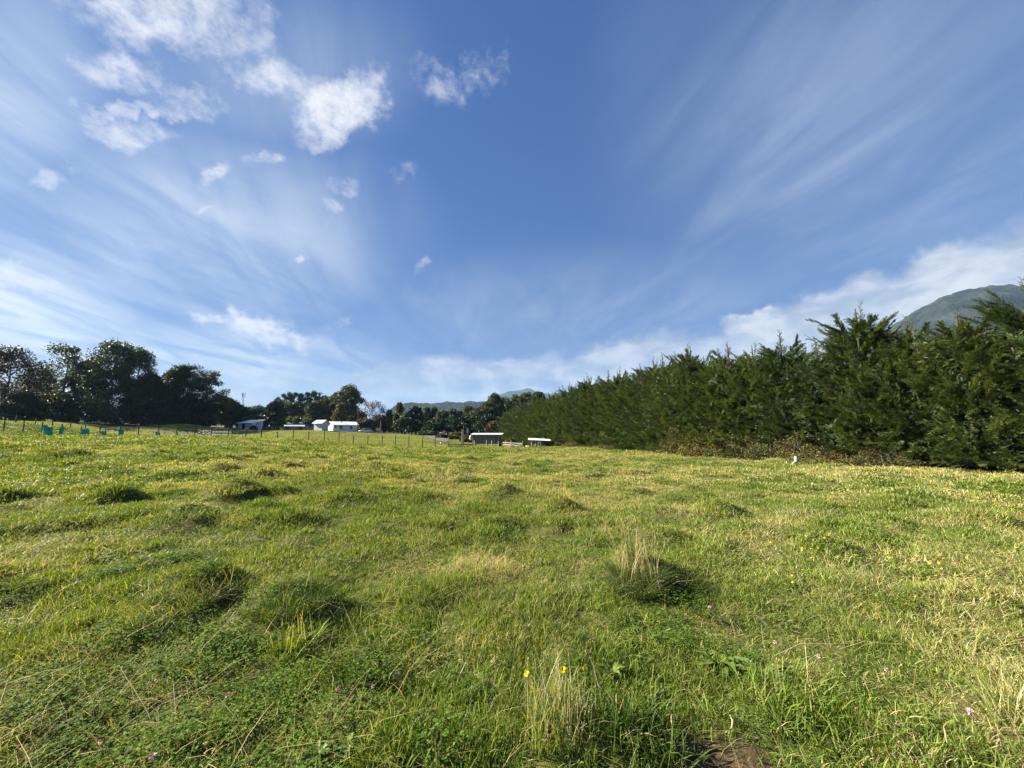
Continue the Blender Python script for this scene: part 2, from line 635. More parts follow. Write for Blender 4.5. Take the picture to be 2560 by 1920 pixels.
def grass_ground_mat():
    m, q = new_mat("pasture_soil_and_turf")
    ge = q.n('ShaderNodeNewGeometry')
    pos = ge.outputs['Position']
    big = q.rng(q.noise(pos, 0.09, 4, 0.6, 0.3), 0.35, 0.65)
    mid = q.rng(q.noise(pos, 0.8, 5, 0.6, 0.4), 0.35, 0.68)
    fine = q.rng(q.noise(pos, 14, 4, 0.7), 0.3, 0.7)
    c = q.mix(big, (.11, .15, .03), (.17, .18, .05))
    c = q.mix(q.m('MULTIPLY', mid, 0.6), c, (.21, .18, .075))
    c = q.mix(q.m('MULTIPLY', fine, 0.5), c, (.05, .06, .018))
    sp = q.n('ShaderNodeSeparateXYZ')
    q.link(pos, sp.inputs[0])
    c2_ = q.m('ADD', q.m('POWER', q.m('SUBTRACT', sp.outputs[0], SOIL[0]), 2.0), q.m('MULTIPLY', q.m('POWER', q.m('SUBTRACT', sp.outputs[1], SOIL[1]), 2.0), 1.0))
    sm = q.m('SUBTRACT', 1.0, q.rng(q.m('ADD', q.m('SQRT', c2_), q.m('MULTIPLY', q.m('SUBTRACT', q.noise(pos, 9, 4), 0.5), 0.5)), 0.22, 0.42))
    c = q.mix(1.0, c, (.62, .60, .6), 'MULTIPLY')  # turf colour darkened to deepen the shade between the blades
    c = q.mix(sm, c, q.mix(fine, (.034, .023, .013), (.11, .078, .048)))
    b = q.n('ShaderNodeBump')
    b.inputs['Strength'].default_value = 0.6
    b.inputs['Distance'].default_value = 0.08
    q.link(q.noise(pos, 5, 6, 0.7), b.inputs['Height'])
    p = q.n('ShaderNodeBsdfPrincipled')
    q.link(c, p.inputs['Base Color'])
    p.inputs['Roughness'].default_value = 0.95
    p.inputs['Specular IOR Level'].default_value = 0.1
    q.link(b.outputs[0], p.inputs['Normal'])
    out(q, p.outputs[0])
    return m


SOIL = at(1810, 1850, 2.02)[:2]


# ------------------------------------------------------------------ ground sheet
def make_ground():
    th = np.concatenate([np.radians(np.linspace(-78, 78, 560)), np.radians(np.linspace(82, 278, 50))])
    rr = [0.0, 0.4]
    while rr[-1] < 90:
        rr.append(max(rr[-1] * 1.009, rr[-1] + 0.05))
    while rr[-1] < 4200:
        rr.append(rr[-1] * 1.06)
    rr = np.array(rr[1:])
    T, RR = np.meshgrid(th, rr)
    X, Y = np.sin(T) * RR, np.cos(T) * RR
    Z = H(X.ravel(), Y.ravel())
    V = np.column_stack([X.ravel(), Y.ravel(), Z])
    n, k_ = len(th), len(rr)
    i, j = np.meshgrid(np.arange(k_ - 1), np.arange(n), indexing='ij')
    j2 = (j + 1) % n
    q = np.stack([i * n + j, i * n + j2, (i + 1) * n + j2, (i + 1) * n + j], -1).reshape(-1, 4)[:, ::-1]
    V = np.vstack([V, [0, 0, h1(0, 0)]])
    c = len(V) - 1
    tri = np.column_stack([np.arange(n), (np.arange(n) + 1) % n, np.full(n, c)])
    o = link("ground", mesh_np("ground", V, [q, tri], grass_ground_mat(), smooth=True))
    tag(o, kind='structure')


make_ground()


# ------------------------------------------------------------------ far hills
def hill_mat(name, a, b, sc):
    m, q = new_mat(name)
    ge = q.n('ShaderNodeNewGeometry')
    f = q.rng(q.noise(ge.outputs['Position'], sc, 8, 0.7, 0.2), 0.35, 0.65)
    p = q.n('ShaderNodeBsdfPrincipled')
    q.link(q.mix(f, a, b), p.inputs['Base Color'])
    p.inputs['Roughness'].default_value = 0.95
    p.inputs['Specular IOR Level'].default_value = 0.05
    bn_ = q.n('ShaderNodeBump')
    bn_.inputs['Strength'].default_value = 1.0
    bn_.inputs['Distance'].default_value = 12
    q.link(f, bn_.inputs['Height'])
    q.link(bn_.outputs[0], p.inputs['Normal'])
    out(q, p.outputs[0])
    return m


def hill(name, prof, D, depth, mat, seed, trees=3.0, step=6.0, slope=1.0):
    """a solid ridge: prof = [(px, py)] of its skyline at depth D, falling towards and away from the camera"""
    pr = np.array([at(px, py, D) for px, py in prof])
    xs = np.arange(pr[0, 0], pr[-1, 0], step)
    zt = np.interp(xs, pr[:, 0], pr[:, 2])
    zt = zt * (1 + .10 * (fbm(xs / (14 * step), xs * 0 + seed, seed + 2, 4) - .5))
    zt = zt * np.minimum(1, np.minimum(xs - xs[0], xs[-1] - xs) / (8 * step))
    m = 70
    v = np.linspace(-1, 1, m)
    X, Vv = np.meshgrid(xs, v, indexing='ij')
    sh = np.cos(np.clip(np.abs(Vv), 0, 1) * math.pi / 2) ** slope
    Y = D + Vv * depth + 0.15 * depth * (fbm(X / depth, Vv * 2, seed, 3) - .5) * (np.abs(Vv) > .02)
    Z = zt[:, None] * sh
    amp = np.minimum(zt[:, None] * .45, 70)
    Z = Z + amp * (fbm(X / depth * 3, Vv * 3, seed + 3, 4) - .5) * np.abs(Vv) * 2 * (1 - np.abs(Vv)) * 2
    Z = Z + trees * (fbm(X / 11, Y / 11, seed + 9, 3) - .35) * (sh > .02) * np.minimum(1, zt[:, None] / 8)
    Z[:, 0] = Z[:, -1] = -3
    Vt = np.column_stack([X.ravel(), Y.ravel(), Z.ravel()])
    n = len(xs)
    i, j = np.meshgrid(np.arange(n - 1), np.arange(m - 1), indexing='ij')
    q = np.stack([i * m + j, (i + 1) * m + j, (i + 1) * m + j + 1, i * m + j + 1], -1).reshape(-1, 4)
    o = link(name, mesh_np(name, Vt, [q], mat, smooth=True))
    return tag(o, kind='structure')


m_forest = hill_mat("forested_slope", (.008, .016, .009), (.026, .036, .020), 0.05)
m_rock = hill_mat("forest_and_rock_slope", (.003, .008, .007), (.036, .042, .040), 0.016)
hill("mountain", [(2080, 1078), (2180, 930), (2275, 812), (2320, 775), (2355, 752), (2380, 741), (2430, 737), (2470, 728), (2520, 724), (2560, 710), (2700, 660),
                  (2900, 600), (3200, 640), (3700, 760), (4200, 1000), (4400, 1075)], 1150, 420, m_rock, 5, 13, 5, .9)
hill("distant_mountain", [(1080, 1080), (1190, 1020), (1250, 990), (1268, 982), (1300, 978), (1312, 973), (1326, 974), (1335, 981), (1380, 990),
                          (1480, 1000), (1600, 1000), (1800, 1000), (2000, 1050), (2100, 1078)], 4200, 900, m_forest, 8, 18, 22, 1.0)
hill("hill", [(980, 1078), (1010, 1030), (1030, 1022), (1055, 1017), (1085, 1016), (1120, 1014), (1160, 1013), (1200, 1012), (1260, 1008),
              (1350, 1006), (1450, 1010), (1600, 1040), (1700, 1078)], 1800, 500, m_forest, 12, 16, 10, .7)
hill("hill", [(-900, 1078), (-500, 1000), (-200, 960), (0, 955), (70, 965), (130, 985), (300, 1010), (500, 1040), (700, 1060), (800, 1078)], 1500, 420, m_forest, 21, 9, 8, 1.0)
# ------------------------------------------------------------------ vegetation builders
def unit(a):
    return a / (np.linalg.norm(a, axis=-1, keepdims=True) + 1e-9)


def leaf_quads(C, D, N, L, Wd):
    """diamond leaves: base C, direction D, facing N, length L, width Wd"""
    D = unit(D)
    Sd = unit(np.cross(D, N))
    L, Wd = np.broadcast_to(L, len(C))[:, None], np.broadcast_to(Wd, len(C))[:, None]
    V = np.stack([C, C + D * L * .45 + Sd * Wd * .5, C + D * L, C + D * L * .45 - Sd * Wd * .5], 1).reshape(-1, 3)
    return V, np.arange(len(V)).reshape(-1, 4)


def rand_dir(r, n, up=0.0):
    v = r.normal(size=(n, 3))
    v[:, 2] += up
    return unit(v)


def leaf_mesh(name, C, D, N, L, Wd, tint, mat):
    V, q = leaf_quads(C, D, N, L, Wd)
    return mesh_np(name, V, [q], mat, {'tint': np.repeat(tint, 4)})


m_bark = plain("bark", (.05, .04, .03), (.12, .10, .08), 5, .9, (1, 1, .25), .6)
m_bark_pale = plain("pale_bark", (.16, .14, .12), (.30, .27, .23), 5, .9, (1, 1, .25), .5)
m_cbark = plain("dark_bark", (.025, .02, .015), (.06, .05, .04), 5, .9, (1, 1, .25), .6)
PAL = {
    'dark': leafmat("dark_leaves", [(0, (.026, .044, .016)), (.6, (.056, .080, .026)), (1, (.115, .13, .045))], .18, (1.1, 1.15, .6)),
    'verydark': leafmat("very_dark_leaves", [(0, (.014, .025, .013)), (.7, (.028, .044, .018)), (1, (.055, .072, .03))], .1, (1.1, 1.15, .6)),
    'olive': leafmat("olive_leaves", [(0, (.035, .045, .015)), (.6, (.07, .08, .026)), (1, (.12, .125, .045))], .25, (1.15, 1.15, .6)),
    'light': leafmat("light_green_leaves", [(0, (.05, .075, .018)), (.6, (.10, .13, .035)), (1, (.17, .19, .06))], .3, (1.15, 1.2, .6)),
    'darkbrown': leafmat("dark_brownish_leaves", [(0, (.03, .026, .014)), (.55, (.06, .052, .026)), (1, (.11, .095, .045))], .2, (1.2, 1.05, .7)),
    'brown': leafmat("brownish_leaves", [(0, (.05, .038, .02)), (.55, (.10, .078, .04)), (1, (.15, .13, .07))], .2, (1.2, 1.05, .7)),
    'grey': leafmat("greyish_leaves", [(0, (.05, .055, .035)), (.6, (.11, .12, .085)), (1, (.22, .23, .18))], .2, (1.1, 1.1, .8)),
    'yellow': leafmat("yellow_green_leaves", [(0, (.06, .065, .015)), (.6, (.11, .11, .028)), (1, (.17, .16, .05))], .28, (1.2, 1.15, .6)),
}


def tree(name, label, cat, px, top, w, D, style='round', pal='dark', seed=0, group=None, dens=1.0, base_frac=None, dxy=0.0):
    r = np.random.default_rng(1000 + seed)
    g0 = ground_at(px, D)
    Ht = at(px, top, D)[2] - g0[2]
    Rw = w * D / F / 2
    root = empty(name, g0, 0, label, cat, group)
    # crown envelope: radius at relative height t
    env = {'round': lambda t: np.sqrt(np.clip(1 - (2 * t - 1) ** 2, 0, 1)) ** .8,
           'dense': lambda t: np.clip(np.sin(np.pi * (0.12 + .86 * t)), 0, 1) ** .55,
           'airy': lambda t: np.clip(np.sin(np.pi * (0.08 + .90 * t)), 0, 1) ** .7,
           'sparse': lambda t: np.clip(np.sin(np.pi * (0.05 + .90 * t)), 0, 1) ** .6,
           'bare': lambda t: np.clip(np.sin(np.pi * (0.05 + .88 * t)), 0, 1) ** .6,
           'cone': lambda t: np.clip(1.02 - t, 0, 1) ** .8,
           'column': lambda t: np.clip(np.sin(np.pi * (0.18 + .80 * t)), 0, 1) ** .7,
           'low': lambda t: np.sqrt(np.clip(1 - t ** 2, 0, 1))}[style]
    bf = base_frac if base_frac is not None else {'round': .12, 'dense': .06, 'airy': .22, 'sparse': .30, 'bare': .3, 'cone': .03, 'column': .2, 'low': 0.0}[style]
    z0 = Ht * bf
    if style == 'low':
        Rw *= 1.25
    ncl = int({'round': 46, 'dense': 75, 'airy': 80, 'sparse': 54, 'bare': 46, 'cone': 70, 'column': 34, 'low': 34}[style] * dens)
    t = r.uniform(0, 1, ncl) ** {'cone': 1.35, 'low': 1.0}.get(style, .85)
    ph = r.uniform(0, 2 * math.pi, ncl)
    lob = 1 + .28 * np.sin(ph * 2 + r.uniform(0, 6)) * r.uniform(.4, 1) + .18 * np.sin(ph * 3 + t * 7 + r.uniform(0, 6))
    rad = env(t) * Rw * lob * r.uniform(.45 if style != 'bare' else .2, 1.0, ncl) ** .6
    CC = np.column_stack([np.cos(ph) * rad, np.sin(ph) * rad, z0 + (Ht - z0) * t * .96])
    if style not in ('low',):
        CC = np.vstack([CC, [[r.normal() * .05 * Rw, r.normal() * .05 * Rw, Ht - .04 * Ht]]])
    mb = MB()
    lean = r.normal(size=2) * .03 * Ht
    tr = max(.06, .016 * Ht)
    zs = np.linspace(-.2, Ht * (.9 if style != 'low' else .5), 7)
    axis = [np.array([lean[0] * (z / Ht) ** 1.5 + r.normal() * .008 * Ht, lean[1] * (z / Ht) ** 1.5 + r.normal() * .008 * Ht, z]) for z in zs]
    mb.tube(axis, [tr * (1.25 - 1.1 * i / 6) for i in range(7)], 7)
    sel = r.permutation(len(CC))[:{'sparse': 34, 'bare': 46, 'airy': 30}.get(style, 16)]
    for i in sel:
        c = CC[i]
        zb = max(z0 * .7, c[2] - np.hypot(c[0], c[1]) * r.uniform(.5, 1.1))
        zb = min(zb, Ht * .85)
        kx = np.interp(zb, zs, [a[0] for a in axis])
        ky = np.interp(zb, zs, [a[1] for a in axis])
        p0 = np.array([kx, ky, zb])
        mid = p0 * .5 + c * .5 + np.array([0, 0, -.04 * Ht]) + r.normal(size=3) * .02 * Ht
        mb.tube([p0, mid, c], [tr * .42, tr * .28, tr * .08], 5, cap=False)
    mb.weld().build("trunk", m_bark_pale if style in ('bare', 'sparse') and pal != 'dark' else m_bark, root, smooth=True)
    # foliage clumps
    per = int({'round': 170, 'dense': 210, 'airy': 240, 'sparse': 140, 'bare': 22, 'cone': 110, 'column': 110, 'low': 150}[style])
    cr = {'round': .34, 'dense': .36, 'airy': .42, 'sparse': .29, 'bare': .25, 'cone': .30, 'column': .45, 'low': .38}[style] * Rw
    cr = min(cr, .14 * Ht + .25)
    crs = cr * r.uniform(.65, 1.25, len(CC))
    ids = np.repeat(np.arange(len(CC)), per)
    off = rand_dir(r, len(ids)) * (r.uniform(0, 1, len(ids)) ** .45)[:, None]
    off[:, 2] *= .8
    P = CC[ids] + off * crs[ids][:, None]
    P[:, 2] = np.maximum(P[:, 2], .05)
    ls = np.clip(.0046 * D, .22, .66) * r.uniform(.6, 1.3, len(ids)) * (.8 if style in ('sparse', 'bare', 'airy') else 1.0)
    Dd = unit(off * .7 + rand_dir(r, len(ids)) + np.array([0, 0, -.15]))
    tint = np.clip(r.normal(.42, .2, len(ids)) + .25 * (r.uniform(0, 1, len(CC))[ids] - .5), 0, 1)
    link("crown", leaf_mesh("crown", P, Dd, rand_dir(r, len(ids), .8), ls, ls * .62, tint, PAL[pal]), root)
    return root


# ------------------------------------------------------------------ cypress hedge
m_cyp = leafmat("cypress_sprays", [(0, (.024, .044, .014)), (.40, (.064, .090, .029)), (.75, (.132, .160, .052)), (1, (.23, .22, .085))], .35,
                (1.15, 1.2, .5), .5, .3)
m_bram = leafmat("bramble_leaves", [(0, (.05, .036, .018)), (.28, (.12, .085, .040)), (.5, (.085, .10, .030)), (.85, (.14, .155, .05)), (1, (.20, .19, .085))], .25,
                 (1.15, 1.1, .6), .6, .12)


def spray(r, P0, Dx, Ls, Wn, npair=8):
    """flat feathery sprays: P0 (n,3) bases, Dx directions, Ls lengths, Wn flat-side normals"""
    n = len(P0)
    Dx = unit(Dx)
    lat = unit(np.cross(Dx, Wn))
    C, D, N, L, Wd = [], [], [], [], []

    def axis(t):
        return P0 + Dx * (Ls * t)[:, None] - np.array([0, 0, 1]) * (Ls * .27 * t ** 2)[:, None] * r.uniform(.2, 1.2, n)[:, None]
    for t in (0.0, .3, .6, .82):
        C.append(axis(t)); D.append(Dx - np.array([0, 0, .25]) * t); L.append(Ls * .34); Wd.append(Ls * .07); N.append(Wn)
    for i in range(npair):
        t = .1 + .8 * i / (npair - 1)
        for s in (-1, 1):
            a = r.uniform(.45, .8, n)[:, None]
            C.append(axis(t + .05 * s / 2)); D.append(Dx + s * lat * a + r.normal(size=(n, 3)) * .12)
            L.append(Ls * (.42 - .27 * t) * r.uniform(.75, 1.25, n)); Wd.append(Ls * .066 * r.uniform(.8, 1.2, n)); N.append(Wn + r.normal(size=(n, 3)) * .3)
    return (np.concatenate(C), np.concatenate(D), np.concatenate(N), np.concatenate(L), np.concatenate(Wd))


def cypress_meshes(seed, H=7.0, Rr=2.3, leaders=4, nb=165, nsp=32):
    r = np.random.default_rng(seed)
    mb = MB()
    mb.tube([(0, 0, -.3), (.05, 0, H * .35), (-.04, .05, H * .7), (0, 0, H * .97)], [.17, .13, .07, .02], 8)
    for i in range(4):
        a = r.uniform(0, 6.28)
        mb.tube([(0, 0, .3 + i * .5), (math.cos(a) * .5, math.sin(a) * .5, H * .3 + i * .3), (math.cos(a) * 1.0, math.sin(a) * 1.0, H * (.62 + .08 * i))], [.09, .06, .02], 6)
    P0, Dx, Ls, Wn, bt = [], [], [], [], []
    for b in range(nb):
        u = (b + r.uniform()) / nb if b > 34 else r.uniform(0, .16)      # extra skirts near the ground
        z0 = H * (.01 + .82 * u ** 1.02)
        tz = z0 / H
        ph = r.uniform(0, 2 * math.pi) if b % 3 else b * 2.4
        lump = 1 + .20 * math.sin(ph * 2 + tz * 5 + seed) + .16 * math.sin(ph * 5 + tz * 11)
        Lb = Rr * (1.08 - .80 * tz ** 2.2) * r.uniform(.70, 1.15) * lump
        pit = R(r.uniform(-8, 20) + 33 * tz ** 1.6 + (4 if tz > .12 else -8))
        if b > 34 and vnoise(np.array([ph * 1.1 + seed]), np.array([z0 * .75]), seed)[0] < .31:
            continue                                  # leaves dark hollows between the plumes
        h = np.array([math.cos(ph), math.sin(ph), 0])
        sw = np.array([-math.sin(ph), math.cos(ph), 0]) * r.normal() * .25
        base = np.array([0, 0, max(.05, z0 - Lb * math.sin(pit) * .6)])

        def pos(s):
            return base + h * (Lb * math.cos(pit) * s) + sw * Lb * s * s + np.array([0, 0, Lb * (math.sin(pit) * s + .17 * s * s)])
        if b % 3 == 0:
            mb.tube([pos(0), pos(.5), pos(.95)], [.03, .018, .006], 4, cap=False)
        br = r.uniform()
        for i in range(nsp):                       # a plume: sprays shorten and fold forward towards the branch tip
            s = .18 + .86 * ((i + r.uniform()) / nsp) ** .8
            tan = unit(pos(s + .03) - pos(s - .03))
            side = unit(np.cross(tan, (0, 0, 1)))
            upv = np.cross(side, tan)
            w_ = r.uniform(0, 2 * math.pi)
            spread = (.85 - .5 * s) * r.uniform(.5, 1.2)
            P0.append(pos(s)); Dx.append(tan + (side * math.cos(w_) + upv * (math.sin(w_) * .6 + .15)) * spread)
            Ls.append((.66 - .26 * s) * r.uniform(.6, 1.2) * (1 - .22 * tz)); Wn.append(upv + side * r.normal() * .3 + r.normal(size=3) * .25); bt.append(br)
    for b in range(900):                                          # dense inner growth, its tint darkened to paint the shade inside
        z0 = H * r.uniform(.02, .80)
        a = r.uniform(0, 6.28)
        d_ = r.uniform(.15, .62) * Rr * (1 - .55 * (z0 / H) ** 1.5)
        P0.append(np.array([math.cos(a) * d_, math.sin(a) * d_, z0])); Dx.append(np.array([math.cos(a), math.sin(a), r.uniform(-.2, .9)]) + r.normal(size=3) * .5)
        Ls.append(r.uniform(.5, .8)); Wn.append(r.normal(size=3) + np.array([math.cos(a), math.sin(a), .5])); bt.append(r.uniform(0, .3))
    for q in range(leaders):                                     # thin leading shoots standing above the rest
        a = r.uniform(0, 6.28)
        rr_ = r.uniform(0, .9) if q else 0
        x0, y0 = math.cos(a) * rr_, math.sin(a) * rr_
        zt = H * (1.0 if q == 0 else r.uniform(.86, .98))
        zb = H * .66
        ln = r.normal(size=2) * .18
        for i in range(22):
            s = i / 21
            p = np.array([x0 + ln[0] * s * s, y0 + ln[1] * s * s, zb + (zt - zb) * s])
            for k in range(2):
                w_ = r.uniform(0, 6.28)
                P0.append(p); Dx.append(np.array([math.cos(w_), math.sin(w_), .75 + .7 * s])); Ls.append((.56 - .42 * s) * r.uniform(.7, 1.2))
                Wn.append(np.array([math.cos(w_ + 1.6), math.sin(w_ + 1.6), .5])); bt.append(.55)
        mb.tube([(x0, y0, zb - 1.2), (x0, y0, zb), (x0 + ln[0], y0 + ln[1], zt)], [.04, .025, .006], 5)
    P0, Dx, Ls, Wn = np.array(P0), np.array(Dx), np.array(Ls), np.array(Wn)
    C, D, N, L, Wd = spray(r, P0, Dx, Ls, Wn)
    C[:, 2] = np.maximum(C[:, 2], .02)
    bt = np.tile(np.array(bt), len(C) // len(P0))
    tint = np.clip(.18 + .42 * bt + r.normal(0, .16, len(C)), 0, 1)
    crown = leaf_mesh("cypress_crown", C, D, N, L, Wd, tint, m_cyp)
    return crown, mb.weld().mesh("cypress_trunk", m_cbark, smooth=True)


HB0, HB1 = np.array([17.8, 13.4]), np.array([6.4, 50.0])        # foot line of the hedge
hd = (HB1 - HB0) / np.linalg.norm(HB1 - HB0)
hn = np.array([hd[1], -hd[0]])
hn = hn if hn[0] > 0 else -hn                                    # away from the field
top_px = np.array([1180, 1235, 1280, 1330, 1400, 1500, 1600, 1700, 1800, 1900, 2000, 2100, 2170, 2240, 2300, 2345, 2400, 2450, 2560, 3200, 6000])
top_py = np.array([1050, 1042, 1020, 998, 966, 938, 915, 868, 872, 850, 832, 822, 768, 790, 805, 820, 800, 770, 735, 560, 560])
CYP = [cypress_meshes(40 + i, leaders=l_) for i, l_ in enumerate((3, 5, 2, 4, 6, 3))]
CYP_LABEL = {}


def make_hedge():
    s, k = -9.0, 0
    rr = np.random.default_rng(3)
    named = {3: "cypress filling the right edge of the photo, its lit sprays sweeping over a dark hollow",
             4: "cypress with a thin upright trunk between tiers of level sprays, left of the dark hollow",
             5: "cypress just right of the dip in the hedge where the mountain shows",
             6: "broad bushy cypress with the highest rounded fan-shaped top, left of the mountain",
             7: "cypress right behind the white broken branch at the hedge foot",
             8: "cypress topped by the tallest lone feathery shoot of the hedge",
             9: "cypress with a pair of thin feathery shoots, left of the lone tall shoot",
             10: "bushy cypress with a ragged flat top above brown brambles in the middle of the hedge",
             11: "cypress with a dense double spike at the left end of the hedge's tall half"}
    while s < 70:
        step = rr.uniform(1.6, 2.15)
        p = HB0 + hd * s + hn * (1.75 + rr.normal() * .2)
        px = 1280 + p[0] / max(p[1], 1) * F
        z = h1(*p)
        if p[1] > 4:
            zt = z + (at(px, np.interp(px, top_px, top_py), p[1])[2] - z) * .955
        else:
            zt = z + 7
        Hh = np.clip((zt - z), 3.0, 11) * rr.uniform(.97, 1.13)
        cm_, tm_ = CYP[k % len(CYP)] if k > 11 else CYP[(k * 5 + 1) % len(CYP)]
        lab = named.get(k, "dark green feathery cypress in the far, narrowing part of the long hedge" if k > 11 else
                        "dark green feathery cypress of the hedge at the right edge of the photo")
        root = empty("cypress_tree", (p[0], p[1], z), rr.uniform(0, 6.28), lab, "tree", "cypresses in the long hedge")
        sc = Hh / 7.0
        root.scale = (max(.85, min(1.12, sc)) * rr.uniform(.92, 1.08), max(.85, min(1.12, sc)), sc)
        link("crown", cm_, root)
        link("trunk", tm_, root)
        s += step
        k += 1


make_hedge()


def bramble_mesh(seed, w=1.5, hgt=1.2, n=2600):
    r = np.random.default_rng(seed)
    mb = MB()
    for i in range(16):
        a = r.uniform(0, 6.28)
        l_ = r.uniform(.5, 1.1) * w
        mb.tube([(r.normal() * .15, r.normal() * .15, 0), (math.cos(a) * l_ * .5, math.sin(a) * l_ * .5, hgt * r.uniform(.6, 1.05)),
                 (math.cos(a) * l_, math.sin(a) * l_, hgt * r.uniform(.05, .5))], [.012, .01, .005], 4, cap=False)
    ncl = 40
    ph = r.uniform(0, 6.28, ncl)
    rd = w * np.sqrt(r.uniform(0, 1, ncl))
    zz = hgt * np.sqrt(np.clip(1 - (rd / w) ** 2, .05, 1)) * r.uniform(.25, 1.0, ncl)
    CC = np.column_stack([np.cos(ph) * rd, np.sin(ph) * rd, zz])
    n = int(n * 1.7)
    ids = r.integers(0, ncl, n)
    P = CC[ids] + r.normal(size=(n, 3)) * np.array([.22, .22, .16])
    P[:, 2] = np.abs(P[:, 2])
    ls = r.uniform(.05, .12, n)
    tint = np.clip(.15 + .5 * r.uniform(0, 1, ncl)[ids] + r.normal(0, .2, n), 0, 1)
    return (leaf_mesh("bramble_leaves", P, rand_dir(r, n), rand_dir(r, n, .9), ls, ls * .75, tint, m_bram), mb.weld().mesh("bramble_stems", m_bark))


BR = [bramble_mesh(70 + i, w, h_, n) for i, (w, h_, n) in enumerate([(1.5, 1.0, 3000), (1.3, 1.5, 3000), (1.7, .8, 3000), (1.2, 1.9, 3200)])]
bl = ["brown bramble bush leaning on the right side of the little animal shelter", "low brown bramble bush at the hedge foot, second from the shelter",
      "bramble bush left of the black gap at the foot of the hedge", "tall brown bramble mound right of the black gap at the foot of the hedge",
      "pinkish brown bramble bush climbing the hedge right of the tall brown mound", "low tan bramble bush in the middle of the hedge foot",
      "green and brown bramble bush just left of the white broken branch", "brown bramble bush directly behind the white broken branch",
      "low reddish bramble bush right of the white broken branch", "straggly low bramble bush left of the dark hollow under the right-hand cypresses"]
bpx = [1392, 1440, 1520, 1690, 1760, 1830, 1925, 1990, 2075, 2190]
for i, (bx, lab) in enumerate(zip(bpx, bl)):
    # point on the hedge foot line seen at column bx
    A_ = (bx - 1280) / F
    t_ = (HB0[0] - A_ * HB0[1]) / (A_ * hd[1] - hd[0])
    p = HB0 + hd * t_ - hn * .05
    rt = empty("bramble_bush", (p[0], p[1], h1(*p) - .05), 1.7 * i, lab, "bush", "bramble bushes along the hedge foot")
    rt.scale = (1.0 + .1 * (i % 3), 1.0 + .1 * (i % 3), [1.0, .7, .7, 1.5, 1.5, 1.0, 1.3, 1.1, .7, .5][i] * (1 if i % 4 != 3 else .8))
    a_, b_ = BR[i % 4]
    link("leaves", a_, rt)
    link("stems", b_, rt)

